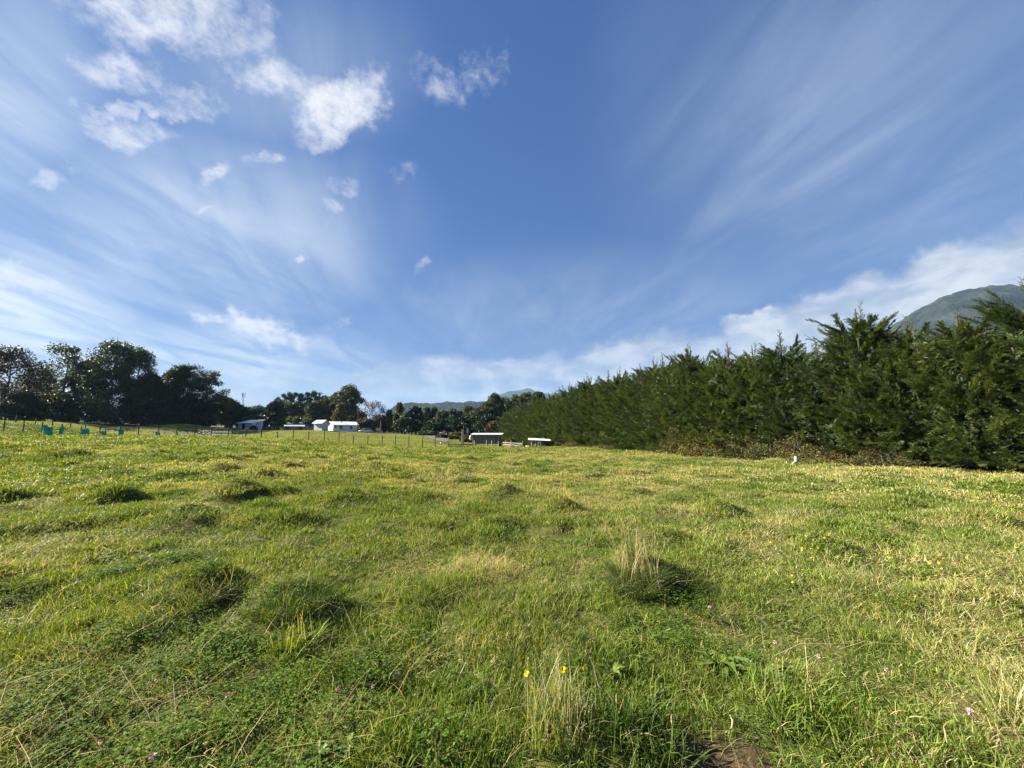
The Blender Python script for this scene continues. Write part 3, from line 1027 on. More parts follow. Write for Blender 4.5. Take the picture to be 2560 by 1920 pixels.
# ------------------------------------------------------------------ trees of the background
LG, MG = "trees beyond the field on the left", "trees behind the farm buildings"
T = [
    ("broadleaf_tree", "brownish leafy tree cut off by the left edge of the photo", "tree", -5, 874, 140, 74, 'dense', 'darkbrown', LG),
    ("shrub", "low dark rounded shrub tree at the far left, in front of the brownish tree", "shrub", 55, 984, 62, 72, 'round', 'verydark', LG),
    ("broadleaf_tree", "thin lower tree filling the sky gap between the brownish tree and the tall airy one", "tree", 92, 938, 70, 88, 'round', 'dark', LG),
    ("broadleaf_tree", "tall airy tree with sky holes in its crown, left of the biggest dark tree", "tree", 148, 866, 104, 82, 'round', 'dark', LG),
    ("broadleaf_tree", "dense dark tree wedged between the tall airy tree and the biggest tree", "tree", 208, 902, 80, 86, 'dense', 'dark', LG),
    ("broadleaf_tree", "biggest dense dark tree with the highest rounded top of the left group", "tree", 264, 858, 122, 82, 'dense', 'dark', LG),
    ("broadleaf_tree", "tall tree with a pointed top just right of the biggest dark tree", "tree", 324, 872, 76, 86, 'airy', 'dark', LG),
    ("broadleaf_tree", "mid-height dark tree right of the pointed one, sloping down towards the gap", "tree", 360, 936, 70, 88, 'dense', 'dark', LG),
    ("broadleaf_tree", "narrow dark tree in front of the twin open trees", "tree", 402, 968, 52, 84, 'dense', 'verydark', LG),
    ("broadleaf_tree", "slender open tree with a small crown left of the twin tops", "tree", 405, 930, 52, 95, 'sparse', 'dark', LG),
    ("broadleaf_tree", "left one of the twin open tops in the middle of the left group", "tree", 434, 917, 62, 92, 'airy', 'dark', LG),
    ("broadleaf_tree", "right one of the twin open tops in the middle of the left group", "tree", 463, 914, 66, 94, 'sparse', 'dark', LG),
    ("broadleaf_tree", "open see-through tree with branching limbs at the right end of the tall left group", "tree", 512, 930, 84, 94, 'sparse', 'dark', LG),
    ("broadleaf_tree", "dark dense low tree under the open see-through tree", "tree", 488, 1004, 64, 90, 'dense', 'verydark', LG),
    ("broadleaf_tree", "rounded low tree right of the open see-through tree", "tree", 538, 992, 58, 98, 'round', 'dark', LG),
    ("broadleaf_tree", "small rounded tree stepping down towards the radio mast", "tree", 568, 999, 44, 104, 'round', 'dark', LG),
    ("broadleaf_tree", "dark small tree directly left of the lean-to shed", "tree", 589, 1016, 44, 106, 'dense', 'verydark', LG),
    ("shrub", "small leafless pinkish brown tree in front of the dark low trees", "shrub", 522, 1042, 44, 93, 'bare', 'brown', LG),
    ("bush", "dark undergrowth bush at the left end of the tree line", "bush", 14, 1012, 100, 80, 'low', 'dark', LG),
    ("bush", "dark undergrowth bush below the tall airy tree", "bush", 120, 1000, 110, 84, 'low', 'verydark', LG),
    ("bush", "dark undergrowth bush below the biggest dark tree", "bush", 225, 992, 120, 86, 'low', 'verydark', LG),
    ("bush", "dark undergrowth bush below the pointed tree", "bush", 325, 1010, 90, 88, 'low', 'verydark', LG),
    ("bush", "dark undergrowth bush below the narrow dark tree", "bush", 410, 1022, 80, 96, 'low', 'verydark', LG),
    ("bush", "added dark filler thicket behind the trunks at the far left", "bush", 60, 1016, 110, 98, 'low', 'verydark', LG),  # dark filler thickets, added to darken bright gaps under the crowns
    ("bush", "added dark filler thicket behind the trunks of the biggest dark tree", "bush", 180, 1012, 110, 100, 'low', 'verydark', LG),
    ("bush", "added dark filler thicket behind the trunk of the pointed tree", "bush", 290, 1018, 110, 101, 'low', 'verydark', LG),
    ("bush", "added dark filler thicket behind the twin open trees", "bush", 390, 1022, 100, 104, 'low', 'verydark', LG),
    ("bush", "brownish undergrowth bush left of the small leafless tree", "bush", 468, 1036, 60, 96, 'low', 'dark', LG),
    ("bush", "dark undergrowth bush right of the small leafless tree", "bush", 552, 1036, 60, 100, 'low', 'dark', LG),
    ("broadleaf_tree", "olive tree behind the lean-to shed, right of the radio mast", "tree", 612, 1021, 46, 128, 'round', 'olive', MG),
    ("broadleaf_tree", "thin pale half-bare tree behind the lean-to shed", "tree", 642, 1017, 48, 132, 'sparse', 'grey', MG),
    ("bush", "bright green bush rising just behind the lean-to shed roof", "bush", 632, 1040, 50, 120, 'round', 'light', MG),
    ("evergreen_tree", "dark rounded evergreen right of the lean-to shed", "tree", 684, 1006, 44, 120, 'dense', 'verydark', MG),
    ("broadleaf_tree", "soft green tree behind the long low shed", "tree", 728, 1010, 42, 152, 'round', 'dark', MG),
    ("conifer_tree", "dark pointed conifer behind the long low shed", "tree", 765, 1018, 42, 152, 'cone', 'verydark', MG),
    ("broadleaf_tree", "olive rounded tree behind the small cabin", "tree", 789, 1006, 42, 150, 'round', 'olive', MG),
    ("broadleaf_tree", "taller olive rounded tree between the small cabin and the white house", "tree", 815, 999, 46, 152, 'round', 'olive', MG),
    ("broadleaf_tree", "grey-green airy tree leaning on the tallest tree behind the white house", "tree", 838, 985, 46, 165, 'airy', 'olive', MG),
    ("broadleaf_tree", "tallest tree behind the white house, dark with sky holes on its right side", "tree", 868, 967, 56, 150, 'airy', 'dark', MG),
    ("conifer_tree", "yellowish green conical tree behind the white house roof", "tree", 848, 1010, 40, 142, 'cone', 'yellow', MG),
    ("broadleaf_tree", "dark tree right of the white house behind the wooden pole", "tree", 894, 1030, 40, 142, 'round', 'dark', MG),
    ("broadleaf_tree", "thin brown almost leafless tree above the white car", "tree", 930, 1003, 62, 136, 'bare', 'brown', MG),
    ("bush", "brown bush between the white house and the white car", "bush", 908, 1050, 40, 128, 'round', 'brown', MG),
    ("bush", "brown bush behind the red barrier", "bush", 948, 1042, 46, 132, 'round', 'brown', MG),
    ("bush", "broad bright ivy-covered mound behind the long low shed", "bush", 740, 1044, 74, 136, 'round', 'light', MG),
    ("conifer_tree", "dark small conifer above the red feather flag", "tree", 972, 1026, 30, 150, 'cone', 'dark', MG),
    ("conifer_tree", "olive conifer with the tallest spire right of the red feather flag", "tree", 997, 1007, 38, 142, 'cone', 'olive', MG),
    ("broadleaf_tree", "mottled grey-leaved small tree in front of the dark conifers", "tree", 1012, 1032, 28, 128, 'round', 'grey', MG),
    ("conifer_tree", "very dark columnar conifer in the middle of the conifer row", "tree", 1037, 1020, 38, 130, 'dense', 'verydark', MG),
    ("conifer_tree", "olive broad conifer right of the very dark columnar one", "tree", 1066, 1019, 38, 150, 'cone', 'olive', MG),
    ("conifer_tree", "narrow spired conifer left of the red sign", "tree", 1085, 1020, 28, 150, 'cone', 'dark', MG),
    ("broadleaf_tree", "brownish rounded tree above the red sign", "tree", 1106, 1028, 34, 146, 'round', 'olive', MG),
    ("conifer_tree", "dark conifer just right of the red sign", "tree", 1132, 1025, 36, 140, 'cone', 'dark', MG),
    ("broadleaf_tree", "dark rounded tree above the white-topped post by the drive", "tree", 1153, 1030, 34, 142, 'round', 'dark', MG),
    ("pine_tree", "thin open pine sticking out above the trees behind the lamp pole", "tree", 1173, 1016, 30, 134, 'sparse', 'olive', MG),
    ("broadleaf_tree", "rounded dark tree above the paired sign backs", "tree", 1193, 1024, 42, 130, 'round', 'dark', MG),
    ("broadleaf_tree", "olive tree rising behind the grey plank shed", "tree", 1217, 1006, 46, 134, 'round', 'olive', MG),
    ("eucalyptus_tree", "open-crowned eucalyptus at the left shoulder of the far wood", "tree", 1238, 988, 44, 140, 'airy', 'dark', MG),
    ("broadleaf_tree", "rounded dark tree right of the open-crowned eucalyptus", "tree", 1262, 994, 44, 150, 'round', 'dark', MG),
    ("broadleaf_tree", "dark tree of the far wood just below the distant peak", "tree", 1290, 990, 46, 140, 'dense', 'dark', MG),
    ("broadleaf_tree", "olive tree of the far wood peeping over the hedge's far end", "tree", 1318, 985, 48, 138, 'round', 'olive', MG),
    ("broadleaf_tree", "dark tree of the far wood right of the distant peak", "tree", 1346, 982, 46, 132, 'dense', 'dark', MG),
    ("bush", "russet brown bush above the grey plank shed", "bush", 1236, 1057, 36, 92, 'round', 'brown', MG),
    ("bush", "very dark thicket behind the lamp pole", "bush", 1165, 1046, 70, 116, 'dense', 'verydark', MG),
    ("bush", "very dark thicket behind the grey plank shed", "bush", 1215, 1040, 70, 112, 'dense', 'verydark', MG),
    ("bush", "very dark thicket below the mottled grey tree", "bush", 1020, 1050, 60, 124, 'dense', 'verydark', MG),
    ("bush", "very dark thicket below the red sign trees", "bush", 1095, 1050, 80, 122, 'dense', 'verydark', MG),
    ("bush", "low greyish brown bush along the drive under the red sign", "bush", 1113, 1085, 34, 96, 'low', 'brown', MG),
    ("bush", "low bush with yellowish tops left of the lamp pole", "bush", 1143, 1084, 30, 90, 'low', 'yellow', MG),
    ("bush", "low brown bush right of the lamp pole", "bush", 1172, 1092, 34, 82, 'low', 'brown', MG),
    ("bush", "low dark bush left of the tiny white post on the drive", "bush", 1066, 1081, 50, 112, 'low', 'dark', MG),
    ("bush", "dark bush on the back fence right of the lean-to shed", "bush", 672, 1058, 40, 116, 'low', 'verydark', MG),
    ("bush", "small round dark bush standing at the lean-to shed door", "bush", 633, 1068, 9, 104, 'low', 'dark', MG),
]
for i, (nm, lab, cat, px, top, w, D, st, pal, grp) in enumerate(T):
    if grp == LG:
        D += 15                                   # beyond the brow of the grassy bank
    tree(nm, lab, cat, px, top, w, D, st, pal, i, grp)
col_lab = ["leftmost and lowest of the row of column-shaped trees far behind the sheds", "second from the left in the row of column-shaped trees",
           "third from the left in the row of column-shaped trees", "fourth from the left in the row of column-shaped trees",
           "fifth from the left in the row of column-shaped trees", "fourth from the right in the row of column-shaped trees",
           "tallest tree, third from the right, in the row of column-shaped trees",
           "second from the right in the row of column-shaped trees", "rightmost of the row of column-shaped trees far behind the small cabin"]
for i, (px, top) in enumerate([(690, 993), (703, 986), (718, 981), (732, 982), (747, 984), (764, 981), (780, 979), (793, 981), (806, 990)]):
    tree("columnar_tree", col_lab[i], "tree", px, top, 25, 215, 'column', 'dark', 200 + i, "row of column-shaped trees", base_frac=.1)
# ------------------------------------------------------------------ farm: fences, buildings, things
def along(C, ang, px):
    """distance from C along a horizontal direction until photograph column px is reached"""
    r_ = ray(px, 1080)
    A_ = r_[0] / r_[1]
    d_ = (math.cos(ang), math.sin(ang))
    return (A_ * C[1] - C[0]) / (d_[0] - A_ * d_[1])


def on_ground(px, py, hgt=0.0):
    """point seen at (px, py) that floats hgt above the ground"""
    D = 1.2
    best = None
    for _ in range(4000):
        p = at(px, py, D)
        if p[2] - h1(p[0], p[1]) < hgt:
            break
        D *= 1.006
    return p


m_post = plain("weathered_post_wood", (.05, .042, .03), (.13, .11, .08), 12, .9, (1, 1, .2), .4)
m_post_pale = plain("pale_post_wood", (.30, .27, .21), (.48, .44, .36), 12, .85, (1, 1, .2), .3)
m_wire = plain("fence_wire", (.16, .16, .15), (.3, .3, .28), 20, .5, metal=.6)
m_metal_roof = plain("galvanised_roof", (.50, .55, .62), (.66, .70, .76), 3, .35, (1, 8, 1), metal=.35, spec=.5)
m_white_roof = plain("white_roof_sheet", (.74, .74, .72), (.86, .86, .84), 2, .5)
m_bluewall = plain("pale_blue_grey_boards", (.42, .47, .53), (.55, .59, .64), 3, .7, (14, 14, .4), .2)
m_whitewall = plain("white_painted_boards", (.66, .68, .70), (.80, .81, .82), 3, .7, (1, 1, 9), .15)
m_greyplank = plain("grey_weathered_planks", (.15, .135, .118), (.29, .26, .23), 4, .85, (9, 9, .5), .35)
m_greywall = plain("grey_wall_boards", (.26, .25, .24), (.42, .41, .39), 3, .8, (8, 8, .5), .25)
m_dark = plain("black_flue_and_painted_shade", (.008, .008, .008), (.02, .02, .018), 4, .9)
m_glass = plain("window_glass", (.015, .018, .022), (.03, .035, .04), 2, .12, spec=.6)
m_frame = plain("white_window_frame", (.7, .7, .7), (.8, .8, .8), 5, .6)
m_darkframe = plain("dark_door_frame", (.03, .035, .04), (.06, .065, .07), 5, .6)
m_teal = plain("teal_shade_cloth", (.01, .26, .20), (.03, .42, .33), 8, .6, (1, 1, .4), .4)
m_red = plain("red_painted_panel", (.42, .02, .02), (.55, .05, .045), 5, .5)
m_pinkred = plain("faded_red_mesh", (.50, .09, .08), (.72, .24, .20), 9, .7, (1, 1, 2))
m_white = plain("white_plastic", (.74, .74, .70), (.84, .84, .80), 5, .5)
m_carpaint = plain("white_car_paint", (.72, .73, .75), (.76, .77, .79), 2, .25, spec=.6)
m_tyre = plain("tyre_rubber", (.012, .012, .012), (.02, .02, .02), 9, .85)
m_rim = plain("wheel_rim", (.35, .35, .36), (.5, .5, .5), 9, .4, metal=.6)
m_lamp = plain("lamp_glass", (.5, .5, .46), (.62, .62, .6), 6, .2, spec=.6)
m_galv = plain("galvanised_steel", (.30, .31, .32), (.42, .43, .44), 6, .45, metal=.5)
m_steel_dark = plain("dull_grey_steel", (.14, .15, .17), (.22, .23, .25), 6, .6, metal=.3)
m_gravel = plain("gravel", (.06, .057, .052), (.12, .115, .105), 3, .95, bump=.6)
m_wool = plain("cream_wool", (.50, .46, .34), (.66, .60, .46), 16, .95, bump=.7)


def fence(name, label, cat, posts, hgt=1.25, rad=.06, mat=None, wires=(.35, .7, 1.05), wr=.009, rail=None, kind=None, lean=.03, seed=0):
    """posts: [(px, D)] ; one thing: every post and wire its own child"""
    r = np.random.default_rng(300 + seed)
    mat = mat or m_post
    P = [ground_at(px, D) for px, D in posts]
    o = P[len(P) // 2]
    root = empty(name, o, 0, label, cat)
    tops = []
    for p in P:
        hh = hgt * r.uniform(.92, 1.06)
        ln = r.normal(size=2) * lean
        q = p - o
        MB().tube([(q[0], q[1], q[2] - .25), (q[0] + ln[0], q[1] + ln[1], q[2] + hh)], [rad, rad * .92], 8).build("post", mat, root)
        tops.append((q, ln, hh))
    for z in wires:
        mb = MB()
        mb.tube([(q[0] + ln[0] * z, q[1] + ln[1] * z - rad, q[2] + z * hgt / 1.25) for q, ln, hh in tops], wr, 4)
        mb.build("wire", m_wire, root)
    for z in (rail or ()):
        for (q, ln, hh), (q2, l2, h2) in zip(tops[:-1], tops[1:]):
            d = q2 - q
            n = np.array([-d[1], d[0], 0]) / np.hypot(d[0], d[1]) * .02
            n = n if n[1] < 0 else -n
            off = n / .02 * (rad + .015)
            a, b = q + off + [0, 0, z], q2 + off + [0, 0, z]
            w = .06
            MB().hexa([a - n - [0, 0, w], b - n - [0, 0, w], b + n - [0, 0, w], a + n - [0, 0, w], a - n + [0, 0, w], b - n + [0, 0, w], b + n + [0, 0, w], a + n + [0, 0, w]]).build("rail", mat, root)
    return root


# the long field fence
fA = [(8, 42.5), (57, 43.5), (104, 44.2), (154, 45), (202, 45.5), (250, 46), (299, 46.4), (347, 47), (395, 47.3), (441, 47.6), (487, 48), (528, 48.3), (571, 48.6),
      (614, 49), (654, 49.5), (695, 50), (734, 50), (773, 50), (811, 50), (848, 50), (884, 50), (920, 50), (956, 50), (990, 50), (1023, 50), (1057, 50), (1089, 50.5)]
fence("field_fence", "long wire fence of dark round posts across the far edge of the pasture", "fence", fA, 1.42, .06)
fB = [(-20, 48), (35, 50), (84, 52.5), (129, 55), (174, 57.5), (212, 60), (250, 64), (286, 68), (319, 71), (353, 75), (384, 78), (412, 80), (440, 82), (470, 84), (497, 85),
      (515, 84), (538, 82), (559, 81), (580, 80), (599, 80), (617, 80), (636, 80), (655, 80)]
fence("paddock_fence", "older wire fence climbing the grassy bank behind the teal tree guards", "fence", fB, 1.15, .065, seed=2)
fC = [(683, 53), (722, 53), (760, 53.5), (793, 54), (822, 54), (865, 54), (898, 54), (951, 54), (985, 54), (1012, 54), (1038, 54)]
fence("electric_fence", "low wire fence of thin short stakes just behind the long field fence", "fence", fC, .62, .03, wires=(.3, .55), seed=3)
fD = [(968, 108), (980.6, 107), (990, 107), (999.8, 106), (1009, 106), (1018, 106), (1026, 105), (1035, 105), (1045, 104)]
fence("white_post_fence", "row of short whitish posts along the drive beside the red barrier", "fence", fD, .85, .075, m_post_pale, wires=(.6,), seed=4)
fE = [(1050, 113), (1062, 113), (1074, 112), (1086, 112), (1098, 112), (1112, 110), (1126, 108), (1140, 106)]
fence("rail_fence", "grey wooden rail fence behind the gravel drive", "fence", fE, .95, .06, m_greyplank, wires=(), rail=(.45, .85), seed=5)
fF = [(1122, 52), (1154, 53), (1184, 54)]
fence("plank_rail_fence", "low dark plank rails left of the grey plank shed", "fence", fF, .75, .055, m_post, wires=(), rail=(.16, .38), seed=6)
fG = [(1186, 55), (1217, 55.5), (1229, 55.6), (1247, 56)]
fence("pen_fence", "pale posts standing right in front of the grey plank shed", "fence", fG, .95, .06, m_post_pale, wires=(.4, .7), seed=7)
fH = [(1253, 62), (1265, 60), (1277.5, 58), (1307, 56)]
fence("pen_rails", "pale pen fence with planks between the grey plank shed and the animal shelter", "fence", fH, 1.15, .065, m_greyplank, wires=(), rail=(.45, .75), seed=8)
fI = [(655, 101), (667, 101), (678, 101), (688, 101), (699, 101), (712, 101)]
fence("yard_fence", "pale post and rail yard fence between the lean-to shed and the long low shed", "fence", fI, 1.25, .09, m_greyplank, wires=(), rail=(.4, .8), seed=9)
fJ = [(909, 95), (915, 95), (921, 94.6), (926, 94.4), (931, 94.4), (937, 94.4), (943, 94.6), (949, 95), (954, 95.3)]
fence("picket_pen", "small pen of thin pale stakes on the mown slope below the red barrier", "fence", fJ, .95, .05, m_post_pale, wires=(.5,), seed=10)


def roof_slab(mb, x0, x1, y0, y1, z00, z10, z11, z01, t=.08):
    """slanted sheet: heights of its four corners"""
    mb.hexa([(x0, y0, z00), (x1, y0, z10), (x1, y1, z11), (x0, y1, z01), (x0, y0, z00 + t), (x1, y0, z10 + t), (x1, y1, z11 + t), (x0, y1, z01 + t)])


# lean-to shed
C_ = ground_at(628, 108)
th = R(72)
L1, L2 = along(C_, th, 656), along(C_, th + math.pi / 2, 593.5)
sh = empty("lean_to_shed", C_, th, "pale blue-grey lean-to shed with one sloping metal roof left of the dark rounded evergreen", "shed")
MB().prism([(0, -.3), (L1, -.3), (L1, 2.75), (0, 1.95)], 0, L2, 'y').build("wall", m_bluewall, sh)
mb = MB(); roof_slab(mb, -.5, L1 + .5, -.35, L2 + .4, 1.95 - .10, 2.75 + .14, 2.75 + .14, 1.95 - .10, .07); mb.build("roof", m_metal_roof, sh)
dr = MB().box(L1 * .38, L1 * .38 + 1.25, -.06, -.003, .05, 1.85).build("door", m_darkframe, sh)
MB().box(L1 * .38 + .12, L1 * .38 + .55, -.08, -.062, .15, 1.72).build("pane", m_bluewall, dr)
MB().box(L1 * .38 + .70, L1 * .38 + 1.1, -.08, -.062, .15, 1.72).build("pane", m_bluewall, dr)
MB().box(-.05, -.003, L2 * .48, L2 * .68, -.05, 1.75).build("doorway", m_dark, sh)  # near-black slab on the wall paints the unlit opening
wb = empty("water_trough", ground_at(619.5, 106.5), R(75), "white trough on the ground against the lean-to shed", "trough")
mb = MB(); mb.box(-.3, .3, -.75, .75, 0, .08); mb.box(-.3, -.24, -.75, .75, .08, .62); mb.box(.24, .3, -.75, .75, .08, .62); mb.box(-.24, .24, -.75, -.69, .08, .62); mb.box(-.24, .24, .69, .75, .08, .62)
mb.build("basin", m_white, wb)

# little cabin
C_ = ground_at(804, 97.5)
th = R(68)
L1, L2 = along(C_, th, 820), along(C_, th + math.pi / 2, 784)
cb = empty("small_cabin", C_, th, "small pale gabled cabin standing alone on top of the mown slope", "cabin")
MB().prism([(0, -.1), (L1, -.1), (L1, 1.95), (L1 / 2, 2.65), (0, 1.95)], 0, L2, 'y').build("wall", m_bluewall, cb)
mb = MB()
for (xa, xb, za, zb) in ((-.38, L1 / 2, 1.78, 2.70), (L1 / 2, L1 + .38, 2.70, 1.78)):
    roof_slab(mb, xa, xb, -.4, L2 + .4, za, zb, zb, za, .07)
mb.build("roof", m_metal_roof, cb)
MB().box(-.02, L1 + .02, -.02, L2 + .02, -.28, -.1).build("foundation", m_post, cb)

# long low sheds behind
C_ = ground_at(702, 124)
ls_ = empty("long_low_shed", C_, R(30), "long low grey shed with an open front and metal roof behind the yard fence", "shed")
L1 = along(C_, R(30), 757)
mb = MB(); mb.box(0, .12, 0, 2.6, -.3, 1.15); mb.box(L1 - .12, L1, 0, 2.6, -.3, 1.15); mb.box(.12, L1 - .12, 2.4, 2.52, -.3, 1.35); mb.box(.12, L1 * .18, 0, .1, -.3, 1.1); mb.box(L1 * .34, L1 * .80, 0, .1, -.3, 1.1)
mb.build("wall", m_greywall, ls_)
mb = MB(); roof_slab(mb, -.5, L1 + .5, -.5, 2.9, 1.05, 1.05, 1.5, 1.5, .08); mb.build("roof", m_metal_roof, ls_)
C_ = ground_at(717, 131)
ls2 = empty("back_shed", C_, R(30), "longer taller metal-roofed shed behind the long low shed, running up to the cabin", "shed")
L1 = along(C_, R(30), 792)
MB().box(0, L1, 0, 4, -.3, 1.75).build("wall", m_greywall, ls2)
mb = MB(); roof_slab(mb, -.5, L1 + .5, -.5, 4.4, 1.72, 1.72, 2.35, 2.35, .08); mb.build("roof", m_metal_roof, ls2)
MB().box(L1 * .72, L1 * .80, -.03, -.003, .7, 1.4).build("window", m_glass, ls2)

# white house
C_ = ground_at(832, 114)
th = R(40)
L1, L2 = along(C_, th, 891), along(C_, th + math.pi / 2, 820)
L2 = min(L2, 6.5)
hs = empty("white_house", C_, th, "white single-storey house with a low white roof and three front windows", "house")
WH = 2.15
MB().prism([(0, -.4), (L2, -.4), (L2, WH), (L2 / 2, WH + .85), (0, WH)], 0, L1, 'x').build("wall", m_whitewall, hs)
mb = MB()
for (ya, yb, za, zb) in ((-.45, L2 / 2, WH - .14, WH + .89), (L2 / 2, L2 + .45, WH + .89, WH - .14)):
    roof_slab(mb, -.5, L1 + .5, ya, yb, za, za, zb, zb, .09)
rf = mb.build("roof", m_white_roof, hs)
MB().tube([(L1 * .42, L2 * .36, WH + .55), (L1 * .42, L2 * .36, WH + 1.35)], .12, 8).build("chimney", m_dark, rf)
for (fx, w_, z0, z1) in ((.06, .58, 1.25, 1.8), (.27, .82, .85, 1.85), (.71, .66, .75, 1.8)):
    x = L1 * fx
    wn = MB().box(x, x + w_, -.03, -.003, z0, z1).build("window", m_glass, hs)
    mb = MB(); mb.box(x - .05, x, -.06, -.003, z0 - .05, z1 + .05); mb.box(x + w_, x + w_ + .05, -.06, -.003, z0 - .05, z1 + .05)
    mb.box(x, x + w_, -.06, -.003, z1, z1 + .05); mb.box(x, x + w_, -.06, -.003, z0 - .05, z0); mb.box(x + w_ / 2 - .02, x + w_ / 2 + .02, -.055, -.031, z0, z1)
    mb.build("window_frame", m_frame, wn)
MB().box(-.03, -.003, L2 * .3, L2 * .3 + .9, -.1, 1.85).build("door", m_frame, hs)

# grey plank shed on legs
C_ = ground_at(1183, 62)
th = R(-3)
L1 = along(C_, th, 1250)
bz = at(1215, 1110, 62)[2] - C_[2]
tz = at(1215, 1087, 62)[2] - C_[2]
ps = empty("plank_shed", C_, th, "grey vertical-plank shed on short legs with a thin white roof", "shed")
MB().box(0, L1, 0, 2.4, bz, tz).build("wall", m_greyplank, ps)
mb = MB(); roof_slab(mb, -.35, L1 + .35, -.4, 2.8, tz - .02, tz - .02, tz + .16, tz + .16, .10); mb.build("roof", m_white_roof, ps)
for i in range(6):
    x = L1 * (.02 + .163 * i)
    MB().box(x, x + .07, -.035, -.003, bz, tz - .03).build("batten", m_post, ps)
MB().hexa([(.1, -.06, tz - .5), (.2, -.06, tz - .5), (.95, -.06, bz + .1), (.85, -.06, bz + .1), (.1, -.036, tz - .5), (.2, -.036, tz - .5), (.95, -.036, bz + .1), (.85, -.036, bz + .1)]).build("brace", m_post, ps)
for (x, y) in ((.05, .05), (L1 - .2, .05), (L1 / 2, .05), (.05, 2.2), (L1 - .2, 2.2)):
    MB().box(x, x + .15, y, y + .15, -.3, bz - .002).build("leg", m_post, ps)
MB().box(-.12, -.003, -.1, .02, bz, tz - .25).build("corner_post", m_white, ps)
tp = empty("white_tarp", C_ + [-.3, -.35, 0], th, "white rolled tarp hanging under the left end of the plank shed roof", "tarp")
mb = MB()
mb.tube([(0, 0, tz - .12), (-.08, 0, tz - .3), (-.10, .02, tz - .6), (-.02, .02, bz + .75), (.05, 0, bz + .6)], [.10, .17, .15, .16, .07], 9)
mb.build("sheet", m_white, tp, smooth=True)

# animal shelter
C_ = ground_at(1327, 51)
L1 = along(C_, 0, 1374)
tz = at(1340, 1101, 51)[2] - C_[2]
asr = empty("animal_shelter", C_, 0, "small low animal shelter with a white tin roof half hidden by brambles", "shelter")
mb = MB(); roof_slab(mb, -.3, L1 + .2, -.5, 1.5, tz + .04, tz - .08, tz + .10, tz + .24, .05); mb.build("roof", m_white_roof, asr)
for x in (.1, .62):
    MB().tube([(x, -.1, -.2), (x, -.1, tz + .02)], .045, 7).build("post", m_post_pale, asr)
pl = MB().box(.86, 1.34, -.2, -.14, 0, tz - .12).build("panel", m_white, asr)
mb = MB()
for (a, b, c, d) in ((1.10, 1.16, .62, .78), (1.14, 1.22, .52, .62), (1.08, 1.16, .40, .54), (1.02, 1.12, .34, .40)):
    mb.box(a, b, -.206, -.201, c, d)
mb.build("scrawl", m_darkframe, pl)
MB().box(0, L1, 1.2, 1.3, -.1, tz - .02).build("back_wall", m_greyplank, asr)
for (x, lab) in ((.42, "pale wooden crate in the shelter beside the white panel"),):
    cr = empty("wooden_crate", C_ + [x + .12, .2, 0], .2, lab, "crate")
    mb = MB()
    for z in (.04, .22, .40):
        mb.box(-.22, .22, -.16, -.13, z, z + .12); mb.box(-.22, .22, .13, .16, z, z + .12)
    mb.box(-.22, .22, -.13, .13, 0, .04)
    mb.build("slats", m_post_pale, cr)

# teal tank beside the pen
p = ground_at(1284, 60)
tt = empty("teal_tarp_stack", p, .2, "dark teal tarp-covered stack behind the pen planks", "tarp")
mb = MB()
mb.hexa([(-.45, -.4, -.1), (.42, -.45, -.1), (.5, .45, -.1), (-.4, .4, -.1), (-.38, -.3, .82), (.2, -.34, .72), (.30, .3, .70), (-.3, .32, .85)])
mb.build("cover", plain("dark_teal_tarp", (.01, .07, .075), (.02, .13, .13), 5, .5, bump=.5), tt, bevel=.06)


# white car
def car(px, D, rz):
    p = ground_at(px, D)
    root = empty("parked_car", p, rz, "white hatchback parked at the end of the white house by the red barrier", "car")
    Lc, Wc = 3.7, 1.62
    prof = [(-1.85, .32), (1.8, .30), (1.87, .55), (1.78, .80), (.95, .95), (-1.70, 1.0), (-1.88, .75)]
    MB().prism(prof, -Wc / 2, Wc / 2, 'y').build("body", m_carpaint, root, bevel=.07, smooth=True)
    cabin = [(.95, .93), (.30, 1.42), (-1.25, 1.47), (-1.72, .98)]
    MB().prism(cabin, -.70, .70, 'y').build("cabin", m_carpaint, root, bevel=.06, smooth=True)
    wnd = [(.80, .98), (.30, 1.36), (-.40, 1.39), (-.40, .98)]
    wnd2 = [(-.48, .98), (-.48, 1.39), (-1.18, 1.39), (-1.5, 1.0)]
    for s in (-1, 1):
        y0, y1 = (.69, .712) if s > 0 else (-.712, -.69)
        MB().prism(wnd, y0, y1, 'y').build("side_window", m_glass, root)
        MB().prism(wnd2, y0, y1, 'y').build("side_window", m_glass, root)
    MB().hexa([(.97, -.62, .97), (.97, .62, .97), (.99, .62, .99), (.99, -.62, .99), (.38, -.58, 1.38), (.38, .58, 1.38), (.40, .58, 1.40), (.40, -.58, 1.40)]).build("windscreen", m_glass, root)
    for x in (-1.2, 1.2):
        for s in (-1, 1):
            w_ = MB().tube([(x, s * .66, .30), (x, s * .83, .30)], .30, 18).build("wheel", m_tyre, root)
            MB().tube([(x, s * .831, .30), (x, s * .845, .30)], .18, 14).build("rim", m_rim, w_)
    for s in (-1, 1):
        MB().box(1.80, 1.875, s * .62 - .14, s * .62 + .14, .62, .76).build("headlight", m_lamp, root)
        MB().box(-1.90, -1.84, s * .66 - .09, s * .66 + .09, .70, .92).build("tail_light", m_red, root)
    return root


car(912, 117, R(222))

